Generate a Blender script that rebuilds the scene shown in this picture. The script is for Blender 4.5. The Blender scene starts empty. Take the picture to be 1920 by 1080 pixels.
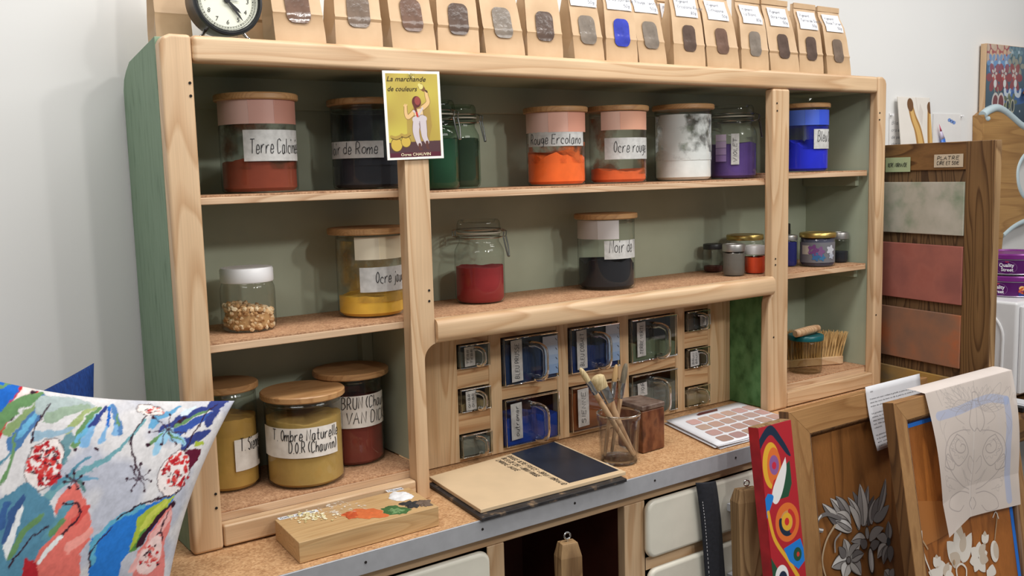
import bpy, math, random
import numpy as np
from mathutils import Vector, Matrix
random.seed(7); np.random.seed(7)
S = bpy.context.scene; COL = S.collection
PI = math.pi
Z0 = 0.90                                   # worktop height; coordinates below are measured from the worktop

# ---------------------------------------------------------------- camera, light, exposure
FPX = 1786.65
CAM = np.array([-0.268, -1.5327, 0.6105])
ROT = np.array([[0.8148670050, -0.5790422134, -0.0264930027],
                [0.0905409607, 0.0820048194, 0.9925107274],
                [0.5725330546, 0.8111629458, -0.1192500599]])
cd = bpy.data.cameras.new('camera'); cam = bpy.data.objects.new('camera', cd); COL.objects.link(cam)
cd.sensor_width = 36; cd.lens = FPX / 1920 * 36; cd.clip_start = 0.02
r_, u_, f_ = ROT
cam.matrix_world = Matrix(((r_[0], u_[0], -f_[0], CAM[0]), (r_[1], u_[1], -f_[1], CAM[1]),
                           (r_[2], u_[2], -f_[2], CAM[2] + Z0), (0, 0, 0, 1)))
S.camera = cam
S.view_settings.view_transform = 'Standard'; S.view_settings.look = 'None'
S.view_settings.gamma = 1; S.view_settings.use_curve_mapping = False
S.view_settings.exposure = -0.10
W = bpy.data.worlds.new('World'); S.world = W; W.use_nodes = True
W.node_tree.nodes['Background'].inputs[0].default_value = (1.0, 0.985, 0.96, 1)
W.node_tree.nodes['Background'].inputs[1].default_value = 0.21
S.cycles.use_denoising = True
S.cycles.max_bounces = 14; S.cycles.transparent_max_bounces = 24; S.cycles.caustics_reflective = False
S.cycles.caustics_refractive = False

def area(name, loc, target, sx, sy, power, col=(1, 1, 1), shape='RECTANGLE'):
    l = bpy.data.lights.new(name, 'AREA'); l.shape = shape; l.size = sx; l.size_y = sy; l.energy = power; l.color = col
    o = bpy.data.objects.new(name, l); COL.objects.link(o); o.location = loc
    o.rotation_euler = (Vector(target) - Vector(loc)).to_track_quat('-Z', 'Y').to_euler()
    return o
area('ceiling_and_fill_lamp', (0.6, -0.52, 2.60), (0.62, -0.36, 0.9), 1.7, 0.3, 24, (1.0, 0.975, 0.94))
area('ceiling_and_fill_lamp', (2.45, -0.75, 2.60), (2.4, -0.55, 0.9), 1.5, 0.3, 17, (1.0, 0.975, 0.94))
area('ceiling_and_fill_lamp', (-1.1, -1.5, 2.60), (-0.7, -0.9, 0.9), 1.5, 0.35, 11, (1.0, 0.98, 0.95))
area('ceiling_and_fill_lamp', (1.9, -2.0, 2.55), (1.6, -0.6, 0.9), 1.2, 0.4, 10, (1.0, 0.975, 0.94))  # added fill lamp, put in to brighten the leaning doors
area('ceiling_spot', (0.8, -2.3, 2.5), (0.9, 0.1, 1.3), 0.14, 0.14, 10, (1.0, 0.97, 0.92), 'DISK')
area('ceiling_spot', (1.5, -2.5, 2.5), (1.4, 0.1, 1.3), 0.14, 0.14, 10, (1.0, 0.97, 0.92), 'DISK')

# ---------------------------------------------------------------- helpers
def ray(u, v): return ROT.T @ np.array([(u - 960) / FPX, -(v - 540) / FPX, 1.0])
def on_y(u, v, Y): d = ray(u, v); return CAM + d * (Y - CAM[1]) / d[1]
def on_z(u, v, Z): d = ray(u, v); return CAM + d * (Z - CAM[2]) / d[2]
def on_plane(u, v, P0, n): d = ray(u, v); return CAM + d * (np.dot(np.asarray(P0) - CAM, n) / np.dot(d, n))
def lin(c):
    c = c / 255.0
    return c / 12.92 if c <= 0.04045 else ((c + 0.055) / 1.055) ** 2.4
def C3(r, g, b): return (lin(r), lin(g), lin(b), 1.0)

class MB:
    """collects shapes, then links them as one mesh object"""
    def __init__(self): self.v = []; self.f = []; self.c = []; self.col = None
    def add(self, vs, fs, col=None):
        k = len(self.v); self.v += [tuple(map(float, p)) for p in vs]; self.f += [tuple(i + k for i in q) for q in fs]
        self.c += [col or self.col or (1, 1, 1, 1)] * len(fs); return self
    def box(self, x0, x1, y0, y1, z0, z1, col=None):
        vs = [(x, y, z) for z in (z0, z1) for y in (y0, y1) for x in (x0, x1)]
        return self.add(vs, [(0, 2, 3, 1), (4, 5, 7, 6), (0, 1, 5, 4), (1, 3, 7, 5), (3, 2, 6, 7), (2, 0, 4, 6)], col)
    def lathe(self, prof, n=40, c=(0, 0, 0), caps=True, twist=None, col=None):
        vs = []; fs = []; m = len(prof)
        for i in range(n):
            a = 2 * PI * i / n
            for r, z in prof: vs.append((c[0] + r * math.cos(a), c[1] + r * math.sin(a), c[2] + z))
        for i in range(n):
            j = (i + 1) % n
            for k in range(m - 1): fs.append((i * m + k, j * m + k, j * m + k + 1, i * m + k + 1))
        if caps:
            if prof[0][0] > 1e-6: fs.append(tuple(i * m for i in range(n))[::-1])
            if prof[-1][0] > 1e-6: fs.append(tuple(i * m + m - 1 for i in range(n)))
        return self.add(vs, fs, col)
    def tube(self, pts, r, n=10, closed=False, caps=True, col=None):
        P = [Vector(p) for p in pts]; N = len(P); R = r if isinstance(r, (list, tuple)) else [r] * N
        vs = []; fs = []; up = None
        for i in range(N):
            if closed: t = P[(i + 1) % N] - P[i - 1]
            else: t = P[min(i + 1, N - 1)] - P[max(i - 1, 0)]
            t = t.normalized() if t.length > 1e-9 else Vector((0, 0, 1))
            if up is None: up = Vector((0, 0, 1)) if abs(t.z) < 0.9 else Vector((1, 0, 0))
            s = t.cross(up)
            if s.length < 1e-6: s = t.orthogonal()
            s.normalize(); up = s.cross(t).normalized()
            for k in range(n):
                a = 2 * PI * k / n; vs.append(P[i] + (s * math.cos(a) + up * math.sin(a)) * R[i])
        L = N if closed else N - 1
        for i in range(L):
            for k in range(n):
                a = i * n + k; b = i * n + (k + 1) % n; c2 = ((i + 1) % N) * n + (k + 1) % n; d = ((i + 1) % N) * n + k
                fs.append((a, b, c2, d))
        if not closed and caps: fs += [tuple(range(n))[::-1], tuple((N - 1) * n + k for k in range(n))]
        return self.add(vs, fs, col)
    def prism(self, poly, a0, a1, axis='y', col=None):
        """2-D outline extruded along an axis: y -> (x,z), x -> (y,z), z -> (x,y)"""
        n = len(poly)
        def mk(p, a): return (p[0], a, p[1]) if axis == 'y' else ((a, p[0], p[1]) if axis == 'x' else (p[0], p[1], a))
        vs = [mk(p, a0) for p in poly] + [mk(p, a1) for p in poly]
        fs = [tuple(range(n)), tuple(range(2 * n - 1, n - 1, -1))] + [(i, i + n, (i + 1) % n + n, (i + 1) % n) for i in range(n)]
        return self.add(vs, fs, col)
    def grid(self, nu, nv, fn, col=None):
        vs = [fn(i / nu, j / nv) for j in range(nv + 1) for i in range(nu + 1)]
        fs = [(j * (nu + 1) + i, j * (nu + 1) + i + 1, (j + 1) * (nu + 1) + i + 1, (j + 1) * (nu + 1) + i) for j in range(nv) for i in range(nu)]
        return self.add(vs, fs, col)
    def flat(self, poly, fn, col=None):
        """2-D outline laid on a surface fn(s,t)"""
        return self.add([fn(*p) for p in poly], [tuple(range(len(poly)))], col)
    def ribbon(self, pts, w, fn, col=None):
        """pen stroke of width w along 2-D points on a surface fn(s,t)"""
        n = len(pts); vs = []
        for i in range(n):
            a = pts[max(i - 1, 0)]; b = pts[min(i + 1, n - 1)]; dx, dy = b[0] - a[0], b[1] - a[1]
            L = math.hypot(dx, dy) or 1; ox, oy = -dy / L * w / 2, dx / L * w / 2
            vs += [fn(pts[i][0] + ox, pts[i][1] + oy), fn(pts[i][0] - ox, pts[i][1] - oy)]
        return self.add(vs, [(2 * i, 2 * i + 1, 2 * i + 3, 2 * i + 2) for i in range(n - 1)], col)
    def xf(self, fn): self.v = [tuple(fn(*p)) for p in self.v]; return self
    def build(self, name, mat, parent=None, base=None, bevel=0, seg=2, sharp=40, smooth=True, subsurf=0, solid=0):
        me = bpy.data.meshes.new(name)
        b = base
        if b is None: b = parent_base(parent)
        me.from_pydata([(x - b[0], y - b[1], z - b[2]) for x, y, z in self.v], [], self.f)
        if mat is not None: me.materials.append(mat)
        if mat is not None and mat.get('uses_colour'):
            at = me.attributes.new('Col', 'FLOAT_COLOR', 'FACE')
            at.data.foreach_set('color', np.array(self.c, dtype=np.float32).ravel())
        me.update()
        if smooth:
            me.polygons.foreach_set('use_smooth', [True] * len(me.polygons)); me.set_sharp_from_angle(angle=math.radians(sharp))
        o = bpy.data.objects.new(name, me); COL.objects.link(o)
        if parent is not None: o.parent = parent; o['_b'] = list(b)
        else: o.location = (b[0], b[1], b[2] + Z0); o['_b'] = list(b)
        if solid: m = o.modifiers.new('Solidify', 'SOLIDIFY'); m.thickness = solid; m.offset = 0
        if bevel:
            m = o.modifiers.new('Bevel', 'BEVEL'); m.width = bevel; m.segments = seg; m.limit_method = 'ANGLE'; m.angle_limit = math.radians(35)
            m.harden_normals = smooth
        if subsurf: m = o.modifiers.new('Subdivision', 'SUBSURF'); m.levels = subsurf; m.render_levels = subsurf
        return o
def parent_base(p): return tuple(p['_b']) if p is not None else (0, 0, 0)
def tag(o, label, cat, group=None):
    o['label'] = label; o['category'] = cat
    if group: o['group'] = group
    return o
def thing(name, label, cat, base, group=None):
    o = bpy.data.objects.new(name, None); COL.objects.link(o); o.empty_display_size = 0.03
    o.location = (base[0], base[1], base[2] + Z0); o['_b'] = list(base)
    return tag(o, label, cat, group)
def lab(o, text): o['label'] = text; return o
def structure(o): o['kind'] = 'structure'; return o
def smoothpts(pts, k=5):
    """Catmull-Rom through 2-D/3-D points"""
    P = [np.array(p, float) for p in pts]
    if len(P) < 3: return [tuple(p) for p in P]
    out = []
    for i in range(len(P) - 1):
        p0 = P[max(i - 1, 0)]; p1 = P[i]; p2 = P[i + 1]; p3 = P[min(i + 2, len(P) - 1)]
        for j in range(k):
            t = j / k
            out.append(0.5 * (2 * p1 + (p2 - p0) * t + (2 * p0 - 5 * p1 + 4 * p2 - p3) * t * t + (3 * p1 - p0 - 3 * p2 + p3) * t ** 3))
    out.append(P[-1]); return [tuple(p) for p in out]
def arc(cx, cy, r, a0, a1, n=12, ry=None):
    ry = ry or r
    return [(cx + r * math.cos(a0 + (a1 - a0) * i / n), cy + ry * math.sin(a0 + (a1 - a0) * i / n)) for i in range(n + 1)]
def rrect(x0, x1, y0, y1, r, n=5):
    return arc(x1 - r, y0 + r, r, -PI / 2, 0, n) + arc(x1 - r, y1 - r, r, 0, PI / 2, n) + arc(x0 + r, y1 - r, r, PI / 2, PI, n) + arc(x0 + r, y0 + r, r, PI, 1.5 * PI, n)

# ---- handwriting: single-stroke letters on a small grid (x, y digits; baseline 2, x-height 6, tall 9)
GL = {'a': '56 26 13 22 42 56|56 53 62', 'b': '19 12|14 36 55 53 32 13', 'c': '55 36 15 13 32 52', 'd': '59 52|55 36 15 13 32 53',
 'e': '14 54 46 26 13 22 42 53', 'f': '48 39 28 22|06 46', 'g': '56 26 14 23 43 56|56 51 30 10', 'h': '19 12|14 36 55 52', 'i': '16 12 22|18 19',
 'j': '36 31 10|38 39', 'k': '19 12|56 14 52', 'l': '19 13 22', 'm': '06 02|04 26 35 32|34 56 65 62', 'n': '16 12|14 36 55 52',
 'o': '36 15 13 32 53 55 36', 'p': '16 10|14 36 55 53 32 13', 'q': '56 26 14 23 43 56|56 50', 'r': '16 12|14 36 56', 's': '56 26 15 44 53 32 12', 't': '29 23 32 42|06 46',
 'u': '16 13 22 42 56|56 52', 'v': '16 32 56', 'w': '06 22 35 42 66', 'x': '16 52|56 12', 'y': '16 33|56 20', 'z': '16 56 12 52',
 'é': '14 54 46 26 13 22 42 53|38 59', 'A': '02 39 62|15 55', 'B': '12 19 49 58 46 16|46 64 53 32 12', 'C': '68 49 18 14 22 42 63',
 'D': '12 19 49 67 64 42 12', 'E': '69 19 12 62|16 56', 'F': '69 19 12|16 56', 'G': '68 49 18 14 22 52 65 45', 'H': '19 12|69 62|15 65', 'I': '22 29',
 'J': '59 53 32 13', 'K': '19 12|69 15 62', 'L': '19 12 52', 'M': '02 19 34 59 72', 'N': '12 19 62 69', 'O': '39 17 14 32 54 57 39', 'P': '12 19 49 58 56 15',
 'R': '12 19 49 58 56 15|35 62', 'S': '68 39 17 46 64 42 13', 'T': '09 69|39 32', 'U': '19 14 32 52 64 69', 'V': '09 32 69', 'Z': '09 69 12 62',
 '(': '39 17 14 32', ')': '19 37 34 12', '.': '12 22', "'": '19 17', '-': '15 45', '1': '17 39 32', '2': '18 39 58 12 52', '5': '59 19 16 46 54 32 12', '0': '39 16 13 32 54 57 39', '8': '39 17 35 53 32 13 35 57 39',
 ':': '12 13|15 16', '=': '14 54|16 56'}
ROUND = set('abcdeéfghmnopqrstuyCDGOSUBRPJj2580()')
def hand_width(text, h):
    w = 0
    for ch in text: w += 3.6 if ch == ' ' else (max(int(p[0]) for s in GL.get(ch, GL['n']).split('|') for p in s.split()) + 1.5)
    return w * h / 7.0
def handwrite(mb, text, s0, t0, h, fn, w=0.0013, slant=0.15, width=None, col=None):
    """writes text with its baseline at (s0,t0); h = height of capitals"""
    k = h / 7.0; kx = k * (width / hand_width(text, h) if width else 1.0); x = 0
    for ch in text:
        if ch == ' ': x += 3.6; continue
        g = GL.get(ch, GL['n']); mx = 0; jig = random.uniform(-.25, .25)
        for st in g.split('|'):
            pts = []
            for p in st.split():
                px, py = int(p[0]), int(p[1]) - 2; mx = max(mx, px)
                pts.append((s0 + (x + px + slant * py) * kx, t0 + (py + jig) * k))
            if ch in ROUND and len(pts) > 2: pts = smoothpts(pts, 4)
            mb.ribbon(pts, w, fn, col)
        x += mx + 1.5
    return x * kx
def printed(mb, text, s0, t0, h, fn, width=None, shear=0.0, col=None, bold=0.0, center=False):
    """printed lettering (built-in font turned into mesh faces) laid on fn(s,t)"""
    cu = bpy.data.curves.new('lettering', 'FONT'); cu.body = text; cu.size = 1; cu.shear = shear; cu.offset = bold; cu.resolution_u = 2
    o = bpy.data.objects.new('lettering', cu); COL.objects.link(o)
    dg = bpy.context.evaluated_depsgraph_get(); dg.update()
    me = o.evaluated_get(dg).to_mesh()
    vs = [tuple(v.co) for v in me.vertices]; fs = [tuple(p.vertices) for p in me.polygons]
    o.to_mesh_clear(); bpy.data.objects.remove(o); bpy.data.curves.remove(cu)
    if not vs: return 0
    mx = max(v[0] for v in vs); mn = min(v[0] for v in vs); k = h / 0.7; kx = (width / (mx - mn)) if width else k
    if center: s0 -= (mx - mn) * kx / 2
    mb.add([fn(s0 + (v[0] - mn) * kx, t0 + v[1] * k) for v in vs], fs, col)
    return (mx - mn) * kx

# ---- painted pictures: a small colour canvas sampled at the vertices of a dense mesh
class Canvas:
    def __init__(self, w, h, n, bg):
        self.w, self.h = w, h; self.k = n / w; self.nx = int(n) + 1; self.ny = int(round(h * self.k)) + 1
        self.a = np.ones((self.ny, self.nx, 3)) * np.array(bg[:3])
    def _win(self, x0, x1, y0, y1):
        i0 = max(int(x0 * self.k) - 1, 0); i1 = min(int(x1 * self.k) + 3, self.nx); j0 = max(int(y0 * self.k) - 1, 0); j1 = min(int(y1 * self.k) + 3, self.ny)
        if i1 <= i0 or j1 <= j0: return None
        X, Y = np.meshgrid(np.arange(i0, i1) / self.k, np.arange(j0, j1) / self.k); return i0, i1, j0, j1, X, Y
    def _mix(self, wd, m, col, al):
        i0, i1, j0, j1 = wd[:4]; m = np.clip(m, 0, 1)[..., None] * al
        self.a[j0:j1, i0:i1] = self.a[j0:j1, i0:i1] * (1 - m) + np.array(col[:3]) * m
    def stroke(self, pts, w, col, w1=None, al=1.0, smooth=True):
        if smooth and len(pts) > 2: pts = smoothpts(pts, 6)
        w1 = w if w1 is None else w1; P = np.array(pts); mw = max(w, w1)
        wd = self._win(P[:, 0].min() - mw, P[:, 0].max() + mw, P[:, 1].min() - mw, P[:, 1].max() + mw)
        if wd is None: return
        X, Y = wd[4], wd[5]; best = np.full(X.shape, -1e9); n = len(P) - 1
        for i in range(n):
            a, b = P[i], P[i + 1]; d = b - a; L = (d @ d) or 1e-12
            t = np.clip(((X - a[0]) * d[0] + (Y - a[1]) * d[1]) / L, 0, 1)
            ww = (w + (w1 - w) * (i + t) / n) / 2
            best = np.maximum(best, ww - np.hypot(X - a[0] - t * d[0], Y - a[1] - t * d[1]))
        self._mix(wd, best * self.k + 0.5, col, al)
    def poly(self, pts, col, al=1.0):
        P = np.array(pts); wd = self._win(P[:, 0].min(), P[:, 0].max(), P[:, 1].min(), P[:, 1].max())
        if wd is None: return
        X, Y = wd[4], wd[5]; acc = np.zeros(X.shape); e = 0.25 / self.k
        for ox, oy in ((-e, -e), (e, -e), (-e, e), (e, e)):
            ins = np.zeros(X.shape, bool); xx = X + ox; yy = Y + oy; q = P[-1]
            for p in P:
                if p[1] != q[1]:
                    ins ^= ((p[1] > yy) != (q[1] > yy)) & (xx < (q[0] - p[0]) * (yy - p[1]) / (q[1] - p[1]) + p[0])
                q = p
            acc += ins
        self._mix(wd, acc / 4, col, al)
    def ell(self, cx, cy, rx, ry, col, rot=0.0, al=1.0):
        m = max(rx, ry); wd = self._win(cx - m, cx + m, cy - m, cy + m)
        if wd is None: return
        X, Y = wd[4] - cx, wd[5] - cy; c, s = math.cos(rot), math.sin(rot); u = (X * c + Y * s) / rx; v = (-X * s + Y * c) / ry
        self._mix(wd, (1 - np.hypot(u, v)) * min(rx, ry) * self.k + 0.5, col, al)
    def petal(self, a, b, w, col, line=None, lw=0.002, mid=None, bend=0.0, light=None):
        a = np.array(a, float); b = np.array(b, float); d = b - a; n = np.array([-d[1], d[0]])
        def sd(sg, ww): return [a + d * t + n * (bend * math.sin(PI * t) + sg * ww / (np.linalg.norm(d) + 1e-9) * math.sin(PI * min(t, 1) ** 0.8) ** 0.9) for t in np.linspace(0, 1, 12)]
        if line: self.poly(sd(1, w / 2 + lw) + sd(-1, w / 2 + lw)[::-1], line)
        self.poly(sd(1, w / 2) + sd(-1, w / 2)[::-1], col)
        if light: self.poly(sd(1, w / 2) + sd(0.1, w / 2)[::-1], light, 0.8)
        if mid: self.stroke([tuple(a + d * t + n * bend * math.sin(PI * t)) for t in (0.08, .35, .6, .88)], lw, mid)
    def noise(self, amp, scale, seed=1, stretch=(1, 1)):
        rg = np.random.RandomState(seed); gx = max(int(self.w / scale / stretch[0]) + 2, 3); gy = max(int(self.h / scale / stretch[1]) + 2, 3)
        g = rg.rand(gy, gx); xi = np.linspace(0, gx - 1.001, self.nx); yi = np.linspace(0, gy - 1.001, self.ny)
        x0 = xi.astype(int); y0 = yi.astype(int); fx = xi - x0; fy = (yi - y0)[:, None]; fx = fx * fx * (3 - 2 * fx); fy = fy * fy * (3 - 2 * fy)
        r = (g[y0][:, x0] * (1 - fx) + g[y0][:, x0 + 1] * fx) * (1 - fy) + (g[y0 + 1][:, x0] * (1 - fx) + g[y0 + 1][:, x0 + 1] * fx) * fy
        return r * amp
    def paintery(self, amp, scale, seed=1, tone=.12):
        dx = (self.noise(1, scale, seed) - .5) * amp * self.k; dy = (self.noise(1, scale, seed + 1) - .5) * amp * self.k
        dx += (self.noise(1, scale / 3, seed + 4) - .5) * amp * self.k * .5; dy += (self.noise(1, scale / 3, seed + 5) - .5) * amp * self.k * .5
        I, J = np.meshgrid(np.arange(self.nx), np.arange(self.ny)); xi = np.clip(np.rint(I + dx), 0, self.nx - 1).astype(int); yi = np.clip(np.rint(J + dy), 0, self.ny - 1).astype(int)
        self.a = self.a[yi, xi] * (1 - tone + 2 * tone * (self.noise(.55, scale * .5, seed + 2) + self.noise(.45, scale * .16, seed + 3)))[..., None]
    def mesh(self, name, mat, parent, fn, base=None, solid=0):
        """fn(s,t) -> point; dense mesh carrying the painted colours"""
        b = base if base is not None else parent_base(parent)
        vs = np.array([fn(i / self.k, j / self.k) for j in range(self.ny) for i in range(self.nx)]) - np.array(b)
        nx = self.nx; me = bpy.data.meshes.new(name)
        fs = [(j * nx + i, j * nx + i + 1, (j + 1) * nx + i + 1, (j + 1) * nx + i) for j in range(self.ny - 1) for i in range(nx - 1)]
        me.from_pydata(vs.tolist(), [], fs); me.materials.append(mat)
        at = me.attributes.new('Col', 'FLOAT_COLOR', 'POINT')
        rgba = np.ones((self.ny * nx, 4), np.float32); rgba[:, :3] = np.clip(self.a, 0, 1).reshape(-1, 3)
        at.data.foreach_set('color', rgba.ravel()); me.update()
        me.polygons.foreach_set('use_smooth', [True] * len(me.polygons))
        o = bpy.data.objects.new(name, me); COL.objects.link(o); o['_b'] = list(b)
        if parent is not None: o.parent = parent
        else: o.location = (b[0], b[1], b[2] + Z0)
        if solid: m = o.modifiers.new('Solidify', 'SOLIDIFY'); m.thickness = solid; m.offset = -1
        return o
# ---------------------------------------------------------------- materials
def nmat(name, rough=0.6, metal=0.0, spec=0.5):
    m = bpy.data.materials.new(name); m.use_nodes = True; b = m.node_tree.nodes['Principled BSDF']
    b.inputs['Roughness'].default_value = rough; b.inputs['Metallic'].default_value = metal; b.inputs['Specular IOR Level'].default_value = spec
    return m, m.node_tree, b
def L(nt, a, b): nt.links.new(a, b)
def node(nt, t, **kw):
    n = nt.nodes.new(t)
    for k, v in kw.items(): setattr(n, k, v)
    return n
def ramp(nt, stops):
    r = nt.nodes.new('ShaderNodeValToRGB'); e = r.color_ramp.elements
    while len(e) < len(stops): e.new(0.5)
    for i, (p, c) in enumerate(stops): e[i].position = p; e[i].color = c
    return r
def plain(name, col, rough=0.6, metal=0.0, var=0.06, scale=30, bump=0.0, spec=0.5):
    """one colour with a slight mottling"""
    m, nt, b = nmat(name, rough, metal, spec)
    tc = node(nt, 'ShaderNodeTexCoord'); n = node(nt, 'ShaderNodeTexNoise'); n.inputs['Scale'].default_value = scale; n.inputs['Detail'].default_value = 4
    L(nt, tc.outputs['Object'], n.inputs['Vector'])
    lo = tuple(max(c * (1 - var), 0) for c in col[:3]) + (1,); hi = tuple(min(c * (1 + var), 1) for c in col[:3]) + (1,)
    r = ramp(nt, [(0.3, lo), (0.7, hi)]); L(nt, n.outputs['Fac'], r.inputs[0]); L(nt, r.outputs[0], b.inputs['Base Color'])
    if bump:
        bp = node(nt, 'ShaderNodeBump'); bp.inputs['Strength'].default_value = bump; bp.inputs['Distance'].default_value = 0.002
        L(nt, n.outputs['Fac'], bp.inputs['Height']); L(nt, bp.outputs[0], b.inputs['Normal'])
    return m
def wood(name, light, dark, axis='x', ring=26.0, rough=0.5, knots=False, amount=1.0, fine=0.35, warp=1.0):
    """plain-sawn timber: growth rings cut lengthways along an axis, with fine pores"""
    m, nt, b = nmat(name, rough)
    tc = node(nt, 'ShaderNodeTexCoord'); oi = node(nt, 'ShaderNodeObjectInfo')
    add = node(nt, 'ShaderNodeVectorMath', operation='ADD'); mul = node(nt, 'ShaderNodeVectorMath', operation='SCALE'); mul.inputs['Scale'].default_value = 7.3
    comb = node(nt, 'ShaderNodeCombineXYZ')
    for i in range(3): L(nt, oi.outputs['Random'], comb.inputs[i])
    L(nt, comb.outputs[0], mul.inputs[0]); L(nt, tc.outputs['Object'], add.inputs[0]); L(nt, mul.outputs[0], add.inputs[1])
    mp = node(nt, 'ShaderNodeMapping'); sc = {'x': (0.10, 1, 1), 'y': (1, 0.10, 1), 'z': (1, 1, 0.10)}[axis]; mp.inputs['Scale'].default_value = sc
    L(nt, add.outputs[0], mp.inputs['Vector'])
    n1 = node(nt, 'ShaderNodeTexNoise'); n1.inputs['Scale'].default_value = 9 * warp; n1.inputs['Detail'].default_value = 2; n1.inputs['Roughness'].default_value = 0.45
    L(nt, mp.outputs[0], n1.inputs['Vector'])
    ml = node(nt, 'ShaderNodeMath', operation='MULTIPLY'); ml.inputs[1].default_value = ring; L(nt, n1.outputs['Fac'], ml.inputs[0])
    fr = node(nt, 'ShaderNodeMath', operation='FRACT'); L(nt, ml.outputs[0], fr.inputs[0])
    lo = tuple(light[i] + (dark[i] - light[i]) * 0.25 * amount for i in range(3)) + (1,); dk = tuple(light[i] + (dark[i] - light[i]) * amount for i in range(3)) + (1,)
    r = ramp(nt, [(0.0, light), (0.55, lo), (0.88, dk), (1.0, light)]); L(nt, fr.outputs[0], r.inputs[0])
    mp2 = node(nt, 'ShaderNodeMapping'); mp2.inputs['Scale'].default_value = tuple(0.02 if s < 1 else 1 for s in sc); L(nt, add.outputs[0], mp2.inputs['Vector'])
    n2 = node(nt, 'ShaderNodeTexNoise'); n2.inputs['Scale'].default_value = 420; n2.inputs['Detail'].default_value = 3; L(nt, mp2.outputs[0], n2.inputs['Vector'])
    n3 = node(nt, 'ShaderNodeTexNoise'); n3.inputs['Scale'].default_value = 5; L(nt, add.outputs[0], n3.inputs['Vector'])
    r2 = ramp(nt, [(0.3, (1 - fine * .5,) * 3 + (1,)), (0.7, (1.0, 1.0, 1.0, 1))]); L(nt, n2.outputs['Fac'], r2.inputs[0])
    r3 = ramp(nt, [(0.3, (0.84, 0.82, 0.80, 1)), (0.7, (1.0, 1.0, 1.0, 1))]); L(nt, n3.outputs['Fac'], r3.inputs[0])
    mx = node(nt, 'ShaderNodeMix', data_type='RGBA', blend_type='MULTIPLY'); mx.inputs[0].default_value = 1
    L(nt, r.outputs[0], mx.inputs[6]); L(nt, r2.outputs[0], mx.inputs[7])
    mx2 = node(nt, 'ShaderNodeMix', data_type='RGBA', blend_type='MULTIPLY'); mx2.inputs[0].default_value = 1
    L(nt, mx.outputs[2], mx2.inputs[6]); L(nt, r3.outputs[0], mx2.inputs[7]); L(nt, mx2.outputs[2], b.inputs['Base Color'])
    bp = node(nt, 'ShaderNodeBump'); bp.inputs['Strength'].default_value = 0.12; bp.inputs['Distance'].default_value = 0.001
    L(nt, n2.outputs['Fac'], bp.inputs['Height']); L(nt, bp.outputs[0], b.inputs['Normal'])
    return m
def speckle(name, cols, scale=260, rough=0.75):
    """particle board / cork: many small chips"""
    m, nt, b = nmat(name, rough)
    tc = node(nt, 'ShaderNodeTexCoord'); v = node(nt, 'ShaderNodeTexVoronoi'); v.inputs['Scale'].default_value = scale
    n = node(nt, 'ShaderNodeTexNoise'); n.inputs['Scale'].default_value = 40; n.inputs['Detail'].default_value = 6
    L(nt, tc.outputs['Object'], v.inputs['Vector']); L(nt, tc.outputs['Object'], n.inputs['Vector'])
    sep = node(nt, 'ShaderNodeSeparateColor'); L(nt, v.outputs['Color'], sep.inputs[0])
    ad = node(nt, 'ShaderNodeMath', operation='ADD'); L(nt, sep.outputs[0], ad.inputs[0]); L(nt, n.outputs['Fac'], ad.inputs[1])
    hf = node(nt, 'ShaderNodeMath', operation='MULTIPLY'); hf.inputs[1].default_value = 0.5; L(nt, ad.outputs[0], hf.inputs[0])
    r = ramp(nt, [(0.2 + 0.6 * i / (len(cols) - 1), c) for i, c in enumerate(cols)]); L(nt, hf.outputs[0], r.inputs[0]); L(nt, r.outputs[0], b.inputs['Base Color'])
    return m
def mottle(name, cols, scale=(1, 1, 1), nscale=20, rough=0.6, lo=0.3, hi=0.7, detail=8, bump=0.0):
    m, nt, b = nmat(name, rough)
    tc = node(nt, 'ShaderNodeTexCoord'); mp = node(nt, 'ShaderNodeMapping'); mp.inputs['Scale'].default_value = scale
    n = node(nt, 'ShaderNodeTexNoise'); n.inputs['Scale'].default_value = nscale; n.inputs['Detail'].default_value = detail
    L(nt, tc.outputs['Object'], mp.inputs[0]); L(nt, mp.outputs[0], n.inputs['Vector'])
    r = ramp(nt, [(lo + (hi - lo) * i / (len(cols) - 1), c) for i, c in enumerate(cols)]); L(nt, n.outputs['Fac'], r.inputs[0]); L(nt, r.outputs[0], b.inputs['Base Color'])
    if bump:
        bp = node(nt, 'ShaderNodeBump'); bp.inputs['Strength'].default_value = bump; bp.inputs['Distance'].default_value = 0.002
        L(nt, n.outputs['Fac'], bp.inputs['Height']); L(nt, bp.outputs[0], b.inputs['Normal'])
    return m
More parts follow.
